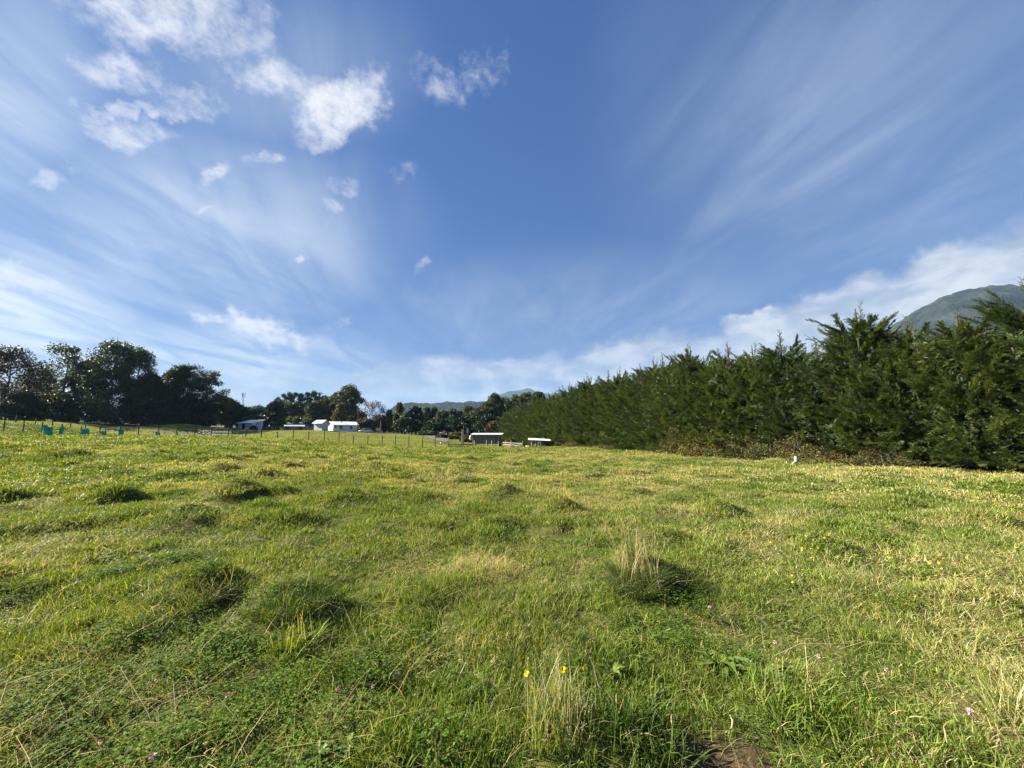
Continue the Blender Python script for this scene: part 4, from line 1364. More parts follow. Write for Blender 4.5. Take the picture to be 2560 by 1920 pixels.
# red things by the drive
p = ground_at(945, 113)
rb = empty("red_barrier", p, R(8), "long low red mesh barrier with a pale top beside the white car", "barrier")
L_ = 23 * 113 / F
MB().box(-L_, L_, -.03, .03, .12, .42).build("mesh_band", m_pinkred, rb)
MB().box(-L_, L_, -.04, .04, .421, .55).build("upper_band", m_red, rb)
for x in np.linspace(-L_ + .1, L_ - .1, 5):
    MB().tube([(x, -.08, -.1), (x, -.08, .78)], .045, 7).build("post", m_post_pale, rb)
p = ground_at(944.5, 115.5)
bd = empty("notice_board", p, R(5), "greyish white notice board with a red top edge on legs behind the red barrier", "notice board")
wz = .9
MB().box(-.62, .62, -.03, .03, wz, wz + .72).build("board", plain("faded_board", (.44, .40, .40), (.54, .50, .50), 8, .7), bd)
MB().box(-.62, .62, -.035, .035, wz + .722, wz + .84).build("header", m_pinkred, bd)
mb = MB()
for z in (.16, .34, .5):
    mb.box(-.5, .34, -.036, -.031, wz + z, wz + z + .06)
mb.build("faded_lettering", m_steel_dark, bd)
for x in (-.5, .5):
    MB().box(x - .04, x + .04, -.02, .03, -.2, wz - .002).build("leg", m_post, bd)
p = ground_at(950.5, 116.5)
fl = empty("feather_flag", p, 0, "tall narrow red feather flag behind the notice board", "flag")
topz = at(950, 1052, 116.5)[2] - p[2]
MB().tube([(.12, 0, -.1), (.16, 0, topz * .55), (.02, 0, topz)], [.03, .025, .012], 6).build("pole", m_white, fl)
mb = MB()
prev = None
for i in range(12):
    t = i / 11
    z = topz * (.98 - .66 * t)
    x0 = .02 + .13 * t + .02
    w = (.10 + .42 * t) * (1 if t < .85 else 1 - (t - .85) * 2)
    y = .06 * math.sin(5 * t)
    cur = [(x0 - w, y, z), (x0, 0, z), (x0, .02, z), (x0 - w, y + .02, z)]
    if prev:
        mb.hexa(prev + cur)
    prev = cur
mb.build("banner", m_red, fl)

p = ground_at(1106, 106)
rs = empty("red_sign", p, R(-6), "small red sign with a white lettered face on a red post by the gravel drive", "sign")
zc_ = at(1108, 1080, 106)[2] - p[2]
MB().box(-.10, .88, -.03, .03, zc_ - .45, zc_ + .42).build("board", m_red, rs)
MB().box(.06, .82, -.038, -.031, zc_ - .32, zc_ + .28).build("face", plain("pink_white_face", (.62, .48, .46), (.74, .62, .6), 12, .6), rs)
mb = MB()
for i, z in enumerate((-.20, -.02, .14)):
    mb.box(.12, .72 - .1 * (i % 2), -.045, -.039, zc_ + z, zc_ + z + .07)
mb.build("lettering", m_red, rs)
MB().tube([(-.05, .05, -.2), (-.05, .05, zc_ + .42)], .045, 7).build("post", m_red, rs)

# poles
p = ground_at(1159, 74)
lp = empty("lamp_pole", p, 0, "dark wooden pole carrying two floodlights left of the grey plank shed", "lamp pole")
tz = at(1159, 1055, 74)[2] - p[2]
MB().tube([(0, 0, -.3), (.02, 0, tz)], [.11, .08], 10).build("pole", m_post, lp)
MB().box(-.32, .36, -.03, .03, tz - .48, tz - .42).build("crossarm", m_galv, lp)
for s in (-1, 1):
    hd_ = MB().hexa([(s * .34 - .13, -.10, tz - .52), (s * .34 + .13, -.10, tz - .52), (s * .34 + .13, .06, tz - .40), (s * .34 - .13, .06, tz - .40),
                     (s * .34 - .13, -.16, tz - .30), (s * .34 + .13, -.16, tz - .30), (s * .34 + .13, .0, tz - .2), (s * .34 - .13, .0, tz - .2)]).build("floodlight", m_galv, lp)
p = ground_at(1155.5, 72.5)
wp = empty("pale_pole", p, 0, "pale bare pole standing just in front of the floodlight pole", "pole")
tz = at(1156, 1074, 72.5)[2] - p[2]
MB().tube([(0, 0, -.3), (-.02, 0, tz)], [.075, .055], 9).build("shaft", m_post_pale, wp)
MB().tube([(-.02, 0, tz), (-.02, 0, tz + .03)], .065, 9).build("cap", m_galv, wp)
p = ground_at(893.5, 111)
up = empty("utility_pole", p, 0, "thin dark utility pole at the right end of the white house", "utility pole")
tz = at(893.5, 1019, 111)[2] - p[2]
MB().tube([(0, 0, -.3), (0, 0, tz)], [.12, .08], 9).build("pole", m_post, up)
MB().box(-.55, .55, -.05, .05, tz - .35, tz - .25).build("crossarm", m_post, up)
for x in (-.45, 0, .45):
    MB().tube([(x, 0, tz - .249), (x, 0, tz - .10)], .04, 7).build("insulator", m_white, up)
p = ground_at(1169, 95)
sg = empty("road_sign", p, R(10), "pair of narrow white sign panels on one post behind the lamp pole", "sign")
z0, z1 = at(1169, 1082, 95)[2] - p[2], at(1169, 1071.5, 95)[2] - p[2]
for x in (-.27, .09):
    MB().box(x, x + .18, -.02, .02, z0, z1).build("panel", m_greywall, sg)
MB().box(-.2, .24, -.015, .025, z1 + .03, z1 + .22).build("plate", m_steel_dark, sg)
MB().tube([(0, .06, -.2), (0, .06, z1 + .2)], .035, 7).build("post", m_galv, sg)
p = ground_at(1103, 57)
bp = empty("ball_topped_post", p, 0, "thin leaning stake with a white pot upended on top, behind the field fence", "stake")
tz = at(1103, 1107, 57)[2] - p[2]
MB().tube([(.08, 0, -.1), (0, 0, tz)], .03, 7).build("stake", m_post, bp)
MB().tube([(-.005, 0, tz - .10), (0, 0, tz + .02), (0, 0, tz + .10)], [.11, .11, .075], 12).build("pot", m_white, bp)
p = ground_at(1100, 101)
bo = empty("marker_post", p, 0, "tiny white marker post at the right edge of the gravel drive", "post")
MB().tube([(0, 0, -.1), (0, 0, .42)], .07, 8).build("shaft", m_white, bo)
MB().tube([(0, 0, .42), (0, 0, .5)], .09, 8).build("cap", m_white, bo)

# radio mast
p = ground_at(600.5, 330)
rm = empty("radio_mast", p, .3, "slim grey lattice radio mast with antennas on top rising beyond the left tree line", "mast")
tz = at(600.5, 985, 330)[2] - p[2]
mb = MB()
legs = [(math.cos(a) * .62, math.sin(a) * .62) for a in (0.3, 2.4, 4.5)]
for (x, y) in legs:
    mb.tube([(x * 1.25, y * 1.25, -1), (x * .8, y * .8, tz)], .10, 5)
n = 26
for i in range(n):
    z0, z1 = tz * i / n, tz * (i + 1) / n
    for j in range(3):
        a, b = legs[j], legs[(j + 1) % 3]
        k0, k1 = 1.25 - .45 * i / n, 1.25 - .45 * (i + 1) / n
        mb.tube([(a[0] * k0, a[1] * k0, z0), (b[0] * k1, b[1] * k1, z1)], .055, 4)
mb.build("lattice", m_steel_dark, rm)
for a in (0.2, 2.3, 4.4):
    x, y = math.cos(a) * 1.25, math.sin(a) * 1.25
    an = MB().box(x - .16, x + .16, y - .12, y + .12, tz - 2.6, tz + 1.0).build("antenna", m_steel_dark, rm)
    MB().tube([(x * .35, y * .35, tz - 2.4), (x, y, tz - 1.4)], .07, 5).build("bracket", m_steel_dark, an)
MB().tube([(0, 0, tz), (0, 0, tz + 2.2)], .06, 5).build("rod", m_steel_dark, rm)

# gravel drive
mid = [at(1114, 1103.5, 79), at(1108, 1101.5, 82), at(1098, 1098.5, 88), at(1088, 1095.5, 95), at(1078, 1093, 102), at(1068, 1091, 107)]
wid = [.4, 1.2, 1.6, 1.7, 1.5, 1.0]
V, q = [], []
cx = np.interp(np.linspace(0, 5, 41), range(6), [m_[0] for m_ in mid])
cy = np.interp(np.linspace(0, 5, 41), range(6), [m_[1] for m_ in mid])
cw = np.interp(np.linspace(0, 5, 41), range(6), wid)
for i in range(41):
    for j in range(9):
        V.append((cx[i] + (j - 4) / 4 * cw[i], cy[i] + (j - 4) / 4 * cw[i] * .35))
V = np.array(V)
Z = H(V[:, 0], V[:, 1]) + .07
for i in range(40):
    for j in range(8):
        q.append((i * 9 + j, i * 9 + j + 1, (i + 1) * 9 + j + 1, (i + 1) * 9 + j))
tag(link("gravel_drive", mesh_np("gravel_drive", np.column_stack([V, Z]), [np.array(q)], m_gravel, smooth=True)), kind='structure')

# teal tree guards
TG = [(118, 44.1, .98, .80, 0, "widest teal tree guard, a squat sagging sleeve at the left end of the row"),
      (153.5, 44.6, .26, .98, .12, "narrow teal strip of a tree guard hanging from a leaning stake"),
      (212, 45.2, .78, 1.0, .08, "tall torn teal tree guard, the brightest and third from the left"),
      (259, 45.8, .62, .72, .05, "fourth teal tree guard from the left, flapping open to the right"),
      (304, 46.2, .40, .70, 0, "small slim teal tree guard right of the flapping one"),
      (395.5, 47.0, .44, .55, 0, "short teal tree guard with a bare forked sapling growing out of it"),
      (443.5, 47.4, .16, .45, 0, "tiny teal tree guard with a thin yellowish sapling, last on the right")]
for i, (px, D, w, hh, tilt, lab) in enumerate(TG):
    hh += .22
    p = ground_at(px, D)
    r = np.random.default_rng(500 + i)
    root = empty("tree_guard", p, 0, lab, "tree guard", "teal tree guards along the field fence")
    mb = MB()
    n, m_ = 16, 6
    base = len(mb.v)
    for k_ in range(m_):
        t = k_ / (m_ - 1)
        for j in range(n):
            a = 2 * math.pi * j / n
            rr = 1 + .16 * math.sin(3 * a + 2 * t) + .10 * r.normal() * (.3 + t)
            x = math.cos(a) * w / 2 * rr * (1 - .15 * t) + tilt * t * .8
            y = math.sin(a) * min(w, .5) / 2 * rr
            mb.v.append((x, y, -.05 + (hh + .05) * t + (.10 * r.normal() if k_ == m_ - 1 else 0)))
    for k_ in range(m_ - 1):
        for j in range(n):
            j2 = (j + 1) % n
            mb.f.append((k_ * n + j, k_ * n + j2, (k_ + 1) * n + j2, (k_ + 1) * n + j))
    mb.build("sleeve", m_teal, root)
    MB().tube([(-w / 2 - .06, -.05, -.2), (-w / 2 - .04 + tilt * .5, -.05, hh * .95)], .045, 7).build("stake", m_post, root)
    if i >= 5:
        hs_ = at(px, 1066 if i == 5 else 1077, D)[2] - p[2]
        mb = MB()
        mb.tube([(0, 0, 0), (.03, 0, hs_ * .5), (-.06, 0, hs_)], [.025, .02, .008], 5)
        mb.tube([(.03, 0, hs_ * .5), (.16, 0, hs_ * .98)], [.018, .006], 5)
        mb.build("sapling", m_post_pale, root)

# brush pile
p = ground_at(283, 74)
bpile = empty("brush_pile", p, 0, "grey heap of cut branches on the bank below the biggest dark tree", "brush pile")
r = np.random.default_rng(8)
mb = MB()
for i in range(150):
    a = r.uniform(-.35, .35) + (math.pi if i % 2 else 0)
    l_ = r.uniform(.8, 2.0)
    x, y = r.normal() * 1.4, r.normal() * .5
    z = max(.05, 1.15 * math.exp(-(x / 2.0) ** 2) * r.uniform(.1, 1))
    d = np.array([math.cos(a), math.sin(a) * .6, r.uniform(-.3, .35)])
    mb.tube([np.array([x, y, z]) - d * l_ / 2, np.array([x, y, z + .08 * r.normal()]), np.array([x, y, z]) + d * l_ / 2], [.05, .045, .02], 5)
mb.build("branches", plain("grey_branch", (.13, .12, .115), (.27, .25, .24), 9, .9), bpile)


# sheep by the pen
def sheep(px, D, rz, sc, lab):
    p = ground_at(px, D)
    me = bpy.data.meshes.new("sheep")
    v = [(0, 0, .52), (.28, 0, .54), (-.30, 0, .54), (-.42, 0, .50), (.42, 0, .62), (.52, 0, .72), (.66, 0, .66),
         (.26, .12, .40), (.26, .13, .20), (.27, .13, .02), (.26, -.12, .40), (.26, -.13, .20), (.27, -.13, .02),
         (-.30, .13, .38), (-.36, .13, .22), (-.32, .13, .02), (-.30, -.13, .38), (-.36, -.13, .22), (-.32, -.13, .02), (.50, .10, .76), (.50, -.10, .76)]
    e = [(0, 1), (0, 2), (2, 3), (1, 4), (4, 5), (5, 6), (1, 7), (7, 8), (8, 9), (1, 10), (10, 11), (11, 12), (2, 13), (13, 14), (14, 15), (2, 16), (16, 17), (17, 18), (5, 19), (5, 20)]
    rad = [.22, .20, .21, .10, .13, .10, .06, .08, .045, .035, .08, .045, .035, .09, .045, .035, .09, .045, .035, .025, .025]
    me.from_pydata(v, e, [])
    o = link("sheep", me)
    o.location, o.rotation_euler, o.scale = tuple(p), (0, 0, rz), (sc,) * 3
    me.materials.append(m_wool)
    sk = o.modifiers.new("skin", 'SKIN')
    for i, q in enumerate(me.skin_vertices[0].data):
        q.radius = (rad[i], rad[i])
        q.use_root = i == 0
    sb = o.modifiers.new("subdivision", 'SUBSURF')
    sb.levels = sb.render_levels = 2
    tag(o, lab, "sheep", "sheep beside the pen")


sheep(1295, 54, R(175), .72, "cream sheep standing side-on left of the pale pen post, by the teal tarp")
sheep(1304, 53.5, R(215), .75, "cream sheep turned half away, touching the pale pen post")
sheep(1320.5, 53, R(160), .62, "small pale sheep just left of the animal shelter's post")

# broken white branch at the hedge foot
p = on_ground(1992, 1164)
bb = empty("broken_branch", p + [0, 0, .03], 0, "bleached white forked branch lying on the grass at the hedge foot", "branch")
k = p[1] / F * .85
m_bleach = plain("bleached_wood", (.34, .31, .26), (.48, .44, .38), 14, .8)
mb = MB()
mb.tube([(-16 * k, -.05, .02), (-8 * k, 0, .10), (0, 0, .17), (7 * k, .02, .20), (10 * k, .02, .30)], [.03, .05, .055, .045, .03], 8)
mb.tube([(0, 0, .17), (-.5 * k, .02, .30), (.5 * k, .03, .40)], [.07, .075, .05], 8)
mb.build("limb", m_bleach, bb)
p = on_ground(1966, 1160)
st = empty("wood_chip", p, 0, "short upright sliver of bleached wood left of the white forked branch", "stick")
MB().tube([(0, 0, -.02), (.03, 0, .14)], [.035, .02], 7).build("sliver", m_bleach, st)

# ------------------------------------------------------------------ grass, herbs and flowers
GRASS_COLS = [(0, (.034, .066, .012)), (.30, (.098, .165, .024)), (.55, (.205, .275, .050)), (.68, (.32, .31, .10)), (.82, (.43, .36, .18)), (1, (.60, .52, .34))]
m_grass = leafmat("grass_blades", GRASS_COLS, .32, (1.3, 1.25, .40), .5, .12, patch=.18, patchcol=(.24, .21, .075), pscale=.22)
m_clover = leafmat("clover_leaves", [(0, (.04, .085, .012)), (.5, (.085, .15, .020)), (1, (.15, .22, .04))], .35, (1.2, 1.25, .45), .7, .07)


def blades(r, P, hgt, wid, lean, tint, curl=.5):
    """curved three-segment blades"""
    n = len(P)
    a = r.uniform(0, 2 * math.pi, n)
    d = np.column_stack([np.cos(a), np.sin(a), np.zeros(n)])
    b = r.uniform(0, 2 * math.pi, n)
    sd_ = np.column_stack([np.cos(b), np.sin(b), np.zeros(n)])
    up = np.array([0, 0, 1.0])
    rows = []
    for t, wf in ((0, .75), (.38, 1.0), (.74, .72)):
        c = P + d * (lean * hgt * (t * (1 - curl) + curl * t * t))[:, None] + up * (hgt * t * (1 - .35 * np.minimum(lean, 1.4) * t))[:, None]
        rows += [c - sd_ * (wid * wf / 2)[:, None], c + sd_ * (wid * wf / 2)[:, None]]
    tip = P + d * (lean * hgt)[:, None] + up * (hgt * np.maximum(.12, 1 - .38 * np.minimum(lean, 1.6)))[:, None]
    rows.append(tip)
    V = np.stack(rows, 1).reshape(-1, 3)
    i = np.arange(n)[:, None] * 7
    q = np.concatenate([i + np.array([[0, 1, 3, 2]]), i + np.array([[2, 3, 5, 4]])])
    t3 = i + np.array([[4, 5, 6]])
    return V, q, t3, np.repeat(tint, 7)


def disk(r, n, rad, core=.5):
    a = r.uniform(0, 2 * math.pi, n)
    q = rad * r.uniform(0, 1, n) ** core * (1 + .26 * np.sin(2 * a + r.uniform(0, 6)) + .20 * np.sin(3 * a + r.uniform(0, 6)) + .12 * np.sin(5 * a + r.uniform(0, 6)))
    return np.column_stack([np.cos(a) * q, np.sin(a) * q, np.zeros(n)])


def patch(name, seed, rad, n, hr, wr, dry, lean=(.2, 1.2), core=.5, greens=(.08, .58), mat=None, dome=0.0):
    r = np.random.default_rng(seed)
    P = disk(r, n, rad, core)
    dd = np.hypot(P[:, 0], P[:, 1]) / rad
    h = r.uniform(*hr, n) * (1 - dome * dd)
    isdry = r.uniform(0, 1, n) < dry
    tint = np.where(isdry, r.uniform(.68, 1.0, n), np.clip(r.normal(sum(greens) / 2, (greens[1] - greens[0]) / 3, n), 0, .64))
    ln = r.uniform(*lean, n) + isdry * r.uniform(0, .5, n)
    V, q, t3, tt = blades(r, P, h, r.uniform(*wr, n) * np.where(isdry, .7, 1), ln, tint)
    V[:, 2] -= .012
    return bpy.data.objects.new(name, mesh_np(name, V, [q, t3], mat or m_grass, {'tint': tt}))


def clover_patch(name, seed, rad, n):
    r = np.random.default_rng(seed)
    P = disk(r, n, rad)
    P[:, 2] = r.uniform(.02, .075, n)
    C = np.repeat(P, 3, 0)
    a = np.repeat(r.uniform(0, 6.28, n), 3) + np.tile([0, 2.09, 4.19], n)
    D = np.column_stack([np.cos(a), np.sin(a), r.uniform(-.3, .35, 3 * n)])
    N = np.array([0, 0, 1.0]) + r.normal(size=(3 * n, 3)) * .35
    s = np.repeat(r.uniform(.008, .015, n), 3)
    V, q = leaf_quads(C, D, N, s, s * .95)
    return bpy.data.objects.new(name, mesh_np(name, V, [q], m_clover, {'tint': np.repeat(np.repeat(r.uniform(0, 1, n), 3), 4)}))


def scatter(name, protos, pts, rotz, scl, idx, lab=None):
    """one stuff object: prototypes instanced on its points by geometry nodes"""
    colp = bpy.data.collections.new(name + "_kinds")
    for o in protos:
        colp.objects.link(o)
    me = bpy.data.meshes.new(name)
    me.vertices.add(len(pts))
    me.vertices.foreach_set('co', np.asarray(pts, np.float32).ravel())
    a = me.attributes.new('rot', 'FLOAT_VECTOR', 'POINT')
    a.data.foreach_set('vector', np.asarray(rotz, np.float32).ravel())
    a = me.attributes.new('scl', 'FLOAT_VECTOR', 'POINT')
    a.data.foreach_set('vector', np.asarray(scl, np.float32).ravel())
    a = me.attributes.new('which', 'INT', 'POINT')
    a.data.foreach_set('value', np.asarray(idx, np.int32))
    o = link(name, me)
    ng = bpy.data.node_groups.new(name + "_scatter", 'GeometryNodeTree')
    ng.interface.new_socket("Geometry", in_out='INPUT', socket_type='NodeSocketGeometry')
    ng.interface.new_socket("Geometry", in_out='OUTPUT', socket_type='NodeSocketGeometry')
    N = ng.nodes
    gi, go = N.new('NodeGroupInput'), N.new('NodeGroupOutput')
    ci = N.new('GeometryNodeCollectionInfo')
    ci.inputs['Collection'].default_value = colp
    ci.inputs['Separate Children'].default_value = True
    ci.inputs['Reset Children'].default_value = True
    ip = N.new('GeometryNodeInstanceOnPoints')
    ip.inputs['Pick Instance'].default_value = True

    def attr(nm, ty):
        nd = N.new('GeometryNodeInputNamedAttribute')
        nd.data_type = ty
        nd.inputs['Name'].default_value = nm
        return nd.outputs[0]
    e2r = N.new('FunctionNodeEulerToRotation')
    L = ng.links.new
    L(gi.outputs[0], ip.inputs['Points'])
    L(ci.outputs[0], ip.inputs['Instance'])
    L(attr('which', 'INT'), ip.inputs['Instance Index'])
    L(attr('rot', 'FLOAT_VECTOR'), e2r.inputs[0])
    L(e2r.outputs[0], ip.inputs['Rotation'])
    L(attr('scl', 'FLOAT_VECTOR'), ip.inputs['Scale'])
    L(ip.outputs[0], go.inputs[0])
    md = o.modifiers.new("scatter", 'NODES')
    md.node_group = ng
    tag(o, lab, None, None, 'stuff')
    return o


gr = np.random.default_rng(99)


def ring(r0, r1, per_m2, half=74):
    A_ = (r1 * r1 - r0 * r0) * R(half)
    n = int(A_ * per_m2)
    rr = np.sqrt(gr.uniform(r0 * r0, r1 * r1, n))
    t = gr.uniform(-R(half), R(half), n)
    return np.column_stack([np.sin(t) * rr, np.cos(t) * rr])


def dryness(x, y):
    """0 lush .. 1 straw, in broad patches; drier towards the right-hand side"""
    v = .42 * fbm(x * .22 + 5, y * .22, 21, 3) + .58 * fbm(x * .85, y * .85 + 3, 23, 4, .6)
    return np.clip((v - .42) * 4.6 + .014 * x + .10 * sstep(8, 30, np.hypot(x, y)) - .14 * (1 - sstep(2.5, 6, np.hypot(x, y))), 0, 1)


def lay(x, y, jit=.08):
    """instance rotations that follow the slope of the ground, with a random turn"""
    e = .12 + .004 * np.hypot(x, y)
    gx = (H(x + e, y) - H(x - e, y)) / (2 * e)
    gy = (H(x, y + e) - H(x, y - e)) / (2 * e)
    t = gr.uniform(0, 2 * math.pi, len(x))
    nx, ny = -gx * np.cos(t) - gy * np.sin(t), gx * np.sin(t) - gy * np.cos(t)
    return np.column_stack([-np.arctan(ny) + gr.normal(0, jit, len(x)), np.arctan(nx) + gr.normal(0, jit, len(x)), t])


ZONES = [  # r0, r1, density, patch radius, blades, height range, width range
    (1.0, 5.5, 80, .17, 110, (.02, .085), (.0032, .0062)),
    (5.0, 13.5, 38, .23, 90, (.025, .085), (.006, .011)),
    (13, 31, 11, .42, 130, (.03, .09), (.013, .024)),
    (30, 82, 3.0, .85, 150, (.04, .11), (.03, .055)),
]
protos, PT, RO, SC, IX = [], [], [], [], []
for zi, (r0, r1, dn, pr_, nb, hr, wr) in enumerate(ZONES):
    k0 = len(protos)
    for di, dry in enumerate((.08, .24, .46, .74)):
        for v in range(3):
            protos.append(patch(f"grass_patch_{len(protos):02d}", 600 + zi * 20 + di * 4 + v, pr_, nb, hr, wr, dry, greens=((.06, .54), (.14, .62), (.22, .64), (.28, .64))[di]))
    xy = ring(r0, r1, dn)
    if 0 < zi < 3:                                    # the little mounds get a second, denser coat
        ex = ring(r0, r1, dn * 1.6)
        xy = np.vstack([xy, ex[cell_mounds(ex[:, 0], ex[:, 1]) > .03]])
    x, y = xy[:, 0], xy[:, 1]
    soil = np.hypot(x - SOIL[0], y - SOIL[1]) + .12 * gr.normal(size=len(x))
    inside = (x - HB0[0]) * hn[0] + (y - HB0[1]) * hn[1]
    keep = ~(soil < .36) & (inside < 1.2) & (field_mask(x, y) > .3)
    x, y = x[keep], y[keep]
    dr_ = np.clip(dryness(x, y) + gr.normal(0, .16, len(x)), 0, .999)
    PT.append(np.column_stack([x, y, H(x, y)]))
    RO.append(lay(x, y))
    tall = .45 + .95 * sstep(.35, .65, fbm(x * 2.1 + 1, y * 2.1, 71, 2)) + .3 * hummock(x, y) + 2.2 * cell_mounds(x, y) * sstep(4, 7, np.hypot(x, y)) + gr.uniform(-.15, .3, len(x))
    SC.append(np.column_stack([gr.uniform(.85, 1.15, len(x))] * 2 + [tall]))
    IX.append(k0 + (dr_ * 4).astype(int) * 3 + gr.integers(0, 3, len(x)))
# turf of the mown slope beyond the fence: short, even, yellowish
k0 = len(protos)
for v in range(3):
    protos.append(patch(f"grass_patch_{len(protos):02d}", 690 + v, 1.6, 420, (.03, .08), (.04, .07), .15 + .12 * v, greens=(.3, .64)))
xy = ring(47, 128, .6, 62)
x, y = xy[:, 0], xy[:, 1]
inside = (x - HB0[0]) * hn[0] + (y - HB0[1]) * hn[1]
dcx = np.abs(x - np.interp(y, cy, cx))
keep = (field_mask(x, y) < .6) & (inside < 0) & (x > -100) & ~((dcx < 3.0) & (y > 72))
x, y = x[keep], y[keep]
PT.append(np.column_stack([x, y, H(x, y)]))
RO.append(lay(x, y, .02))
SC.append(np.ones((len(x), 3)))
IX.append(k0 + gr.integers(0, 3, len(x)))
scatter("grass", protos, np.vstack(PT), np.vstack(RO), np.vstack(SC), np.concatenate(IX), "short grazed pasture grass, green mixed with straw, covering the whole field")

# rank tussocks: longer darker or strawy grass on the hummocks
protos, PT, RO, SC, IX = [], [], [], [], []
TZ = [(2.6, 8, .9, .17, 190, (.09, .20), (.0035, .006)), (8, 20, .38, .26, 230, (.10, .20), (.008, .014)), (20, 56, .12, .42, 240, (.10, .22), (.02, .036))]
for zi, (r0, r1, dn, pr_, nb, hr, wr) in enumerate(TZ):
    k0 = len(protos)
    for di, (dry, gg) in enumerate(((.06, (.0, .22)), (.15, (.0, .35)), (.45, (.1, .5)), (.82, (.2, .6)))):
        protos.append(patch(f"tussock_kind_{len(protos):02d}", 720 + zi * 10 + di, pr_, nb, hr, wr, dry, (.3, 1.3), .62, gg, dome=.4))
    xy = ring(r0, r1, dn * 7)
    x, y = xy[:, 0], xy[:, 1]
    inside = (x - HB0[0]) * hn[0] + (y - HB0[1]) * hn[1]
    pk = .04 + .25 * hummock(x, y) + 9.0 * np.maximum(0, cell_mounds(x, y) * sstep(4, 7, np.hypot(x, y)) - .05) + .30 * sstep(.6, .8, fbm(x * .35, y * .35, 41, 2))
    keep = (gr.uniform(0, 1, len(x)) < pk * .5) & (inside < 0) & (field_mask(x, y) > .5)
    x, y = x[keep], y[keep]
    dv = np.clip(dryness(x, y) * .75 + gr.uniform(-.2, .35, len(x)), 0, .999)
    PT.append(np.column_stack([x, y, H(x, y) - .01]))
    RO.append(lay(x, y, .1))
    s_ = gr.uniform(.4, 1.25, len(x))
    SC.append(np.column_stack([s_, s_, s_ * gr.uniform(.7, 1.2, len(x))]))
    IX.append(k0 + (dv * 4).astype(int))
scatter("long_grass", protos, np.vstack(PT), np.vstack(RO), np.vstack(SC), np.concatenate(IX), "clumps of longer dark green and straw-coloured grass dotted over the pasture")

# small rank clumps of broad fresh blades in the near field, with dark gaps between them
protos, PT, RO, SC, IX = [], [], [], [], []
CZ = [(1.2, 4.5, 26, .085, 46, (.07, .16), (.0042, .0078)), (4.5, 11, 7.0, .13, 60, (.08, .17), (.007, .012)), (11, 26, 1.6, .22, 70, (.08, .17), (.014, .022))]
for zi, (r0, r1, dn, pr_, nb, hr, wr) in enumerate(CZ):
    k0 = len(protos)
    for di, (dry, gg) in enumerate(((.03, (.30, .62)), (.03, (.12, .50)), (.06, (.0, .35)), (.5, (.2, .6)))):
        for v in range(2):
            protos.append(patch(f"clump_kind_{len(protos):02d}", 760 + zi * 20 + di * 3 + v, pr_, nb, hr, wr, dry, (.3, 1.5), .6, gg, dome=.3))
    xy = ring(r0, r1, dn)
    x, y = xy[:, 0], xy[:, 1]
    pk = sstep(.42, .62, fbm(x * 1.6 + 4, y * 1.6, 61, 3))
    inside = (x - HB0[0]) * hn[0] + (y - HB0[1]) * hn[1]
    keep = (gr.uniform(0, 1, len(x)) < .15 + .85 * pk) & (inside < 0) & (np.hypot(x - SOIL[0], y - SOIL[1]) > .36)
    x, y = x[keep], y[keep]
    PT.append(np.column_stack([x, y, H(x, y) - .008]))
    RO.append(lay(x, y, .12))
    s_ = gr.uniform(.6, 1.25, len(x))
    SC.append(np.column_stack([s_, s_, s_ * gr.uniform(.7, 1.2, len(x))]))
    kd = np.clip((fbm(x * 1.1, y * 1.1, 63, 3) - .30) * 5 + gr.normal(0, .7, len(x)), 0, 2.99).astype(int)
    kd = np.where(gr.uniform(0, 1, len(x)) < .25 * dryness(x, y), 3, kd)
    IX.append(k0 + kd * 2 + gr.integers(0, 2, len(x)))
scatter("rank_grass", protos, np.vstack(PT), np.vstack(RO), np.vstack(SC), np.concatenate(IX), "broad fresh green grass blades in small clumps all over the near field")

# clover mats
protos = [clover_patch(f"clover_kind_{i}", 800 + i, .16, 150) for i in range(3)]
xy = ring(1.2, 6.5, 22)
x, y = xy[:, 0], xy[:, 1]
cf = fbm(x * .8 + 9, y * .8, 51, 3)
q = at(600, 1600, 3.0)
cf = cf + .24 * np.exp(-((x - q[0]) ** 2 + (y - q[1]) ** 2) / .5)
keep = (cf + gr.normal(0, .05, len(x)) > .645) & (np.hypot(x - SOIL[0], y - SOIL[1]) > .4)
x, y = x[keep], y[keep]
scatter("clover", protos, np.column_stack([x, y, H(x, y) + .01]), np.column_stack([gr.normal(0, .1, len(x)), gr.normal(0, .1, len(x)), gr.uniform(0, 6.28, len(x))]),
        np.column_stack([gr.uniform(.8, 1.3, len(x))] * 3), gr.integers(0, 3, len(x)), "dark green clover leaves carpeting patches of the near field")

# loose dry stalks lying and standing in the near grass
protos = [patch(f"straw_kind_{i}", 830 + i, .30, 24, (.12, .38), (.0022, .004), 1.0, (.4, 2.2), .7) for i in range(3)]
xy = ring(1.3, 10, 12)
x, y = xy[:, 0], xy[:, 1]
keep = gr.uniform(0, 1, len(x)) < .25 + .75 * dryness(x, y)
x, y = x[keep], y[keep]
x = np.concatenate([x, SOIL[0] + gr.normal(0, .25, 5)])
y = np.concatenate([y, SOIL[1] + gr.normal(0, .25, 5)])
scatter("dry_stalks", protos, np.column_stack([x, y, H(x, y)]), np.column_stack([gr.normal(0, .15, len(x)), gr.normal(0, .15, len(x)), gr.uniform(0, 6.28, len(x))]),
        np.column_stack([gr.uniform(.6, 1.1, len(x))] * 3), gr.integers(0, 3, len(x)), "loose pale dry grass stalks tangled through the near field")


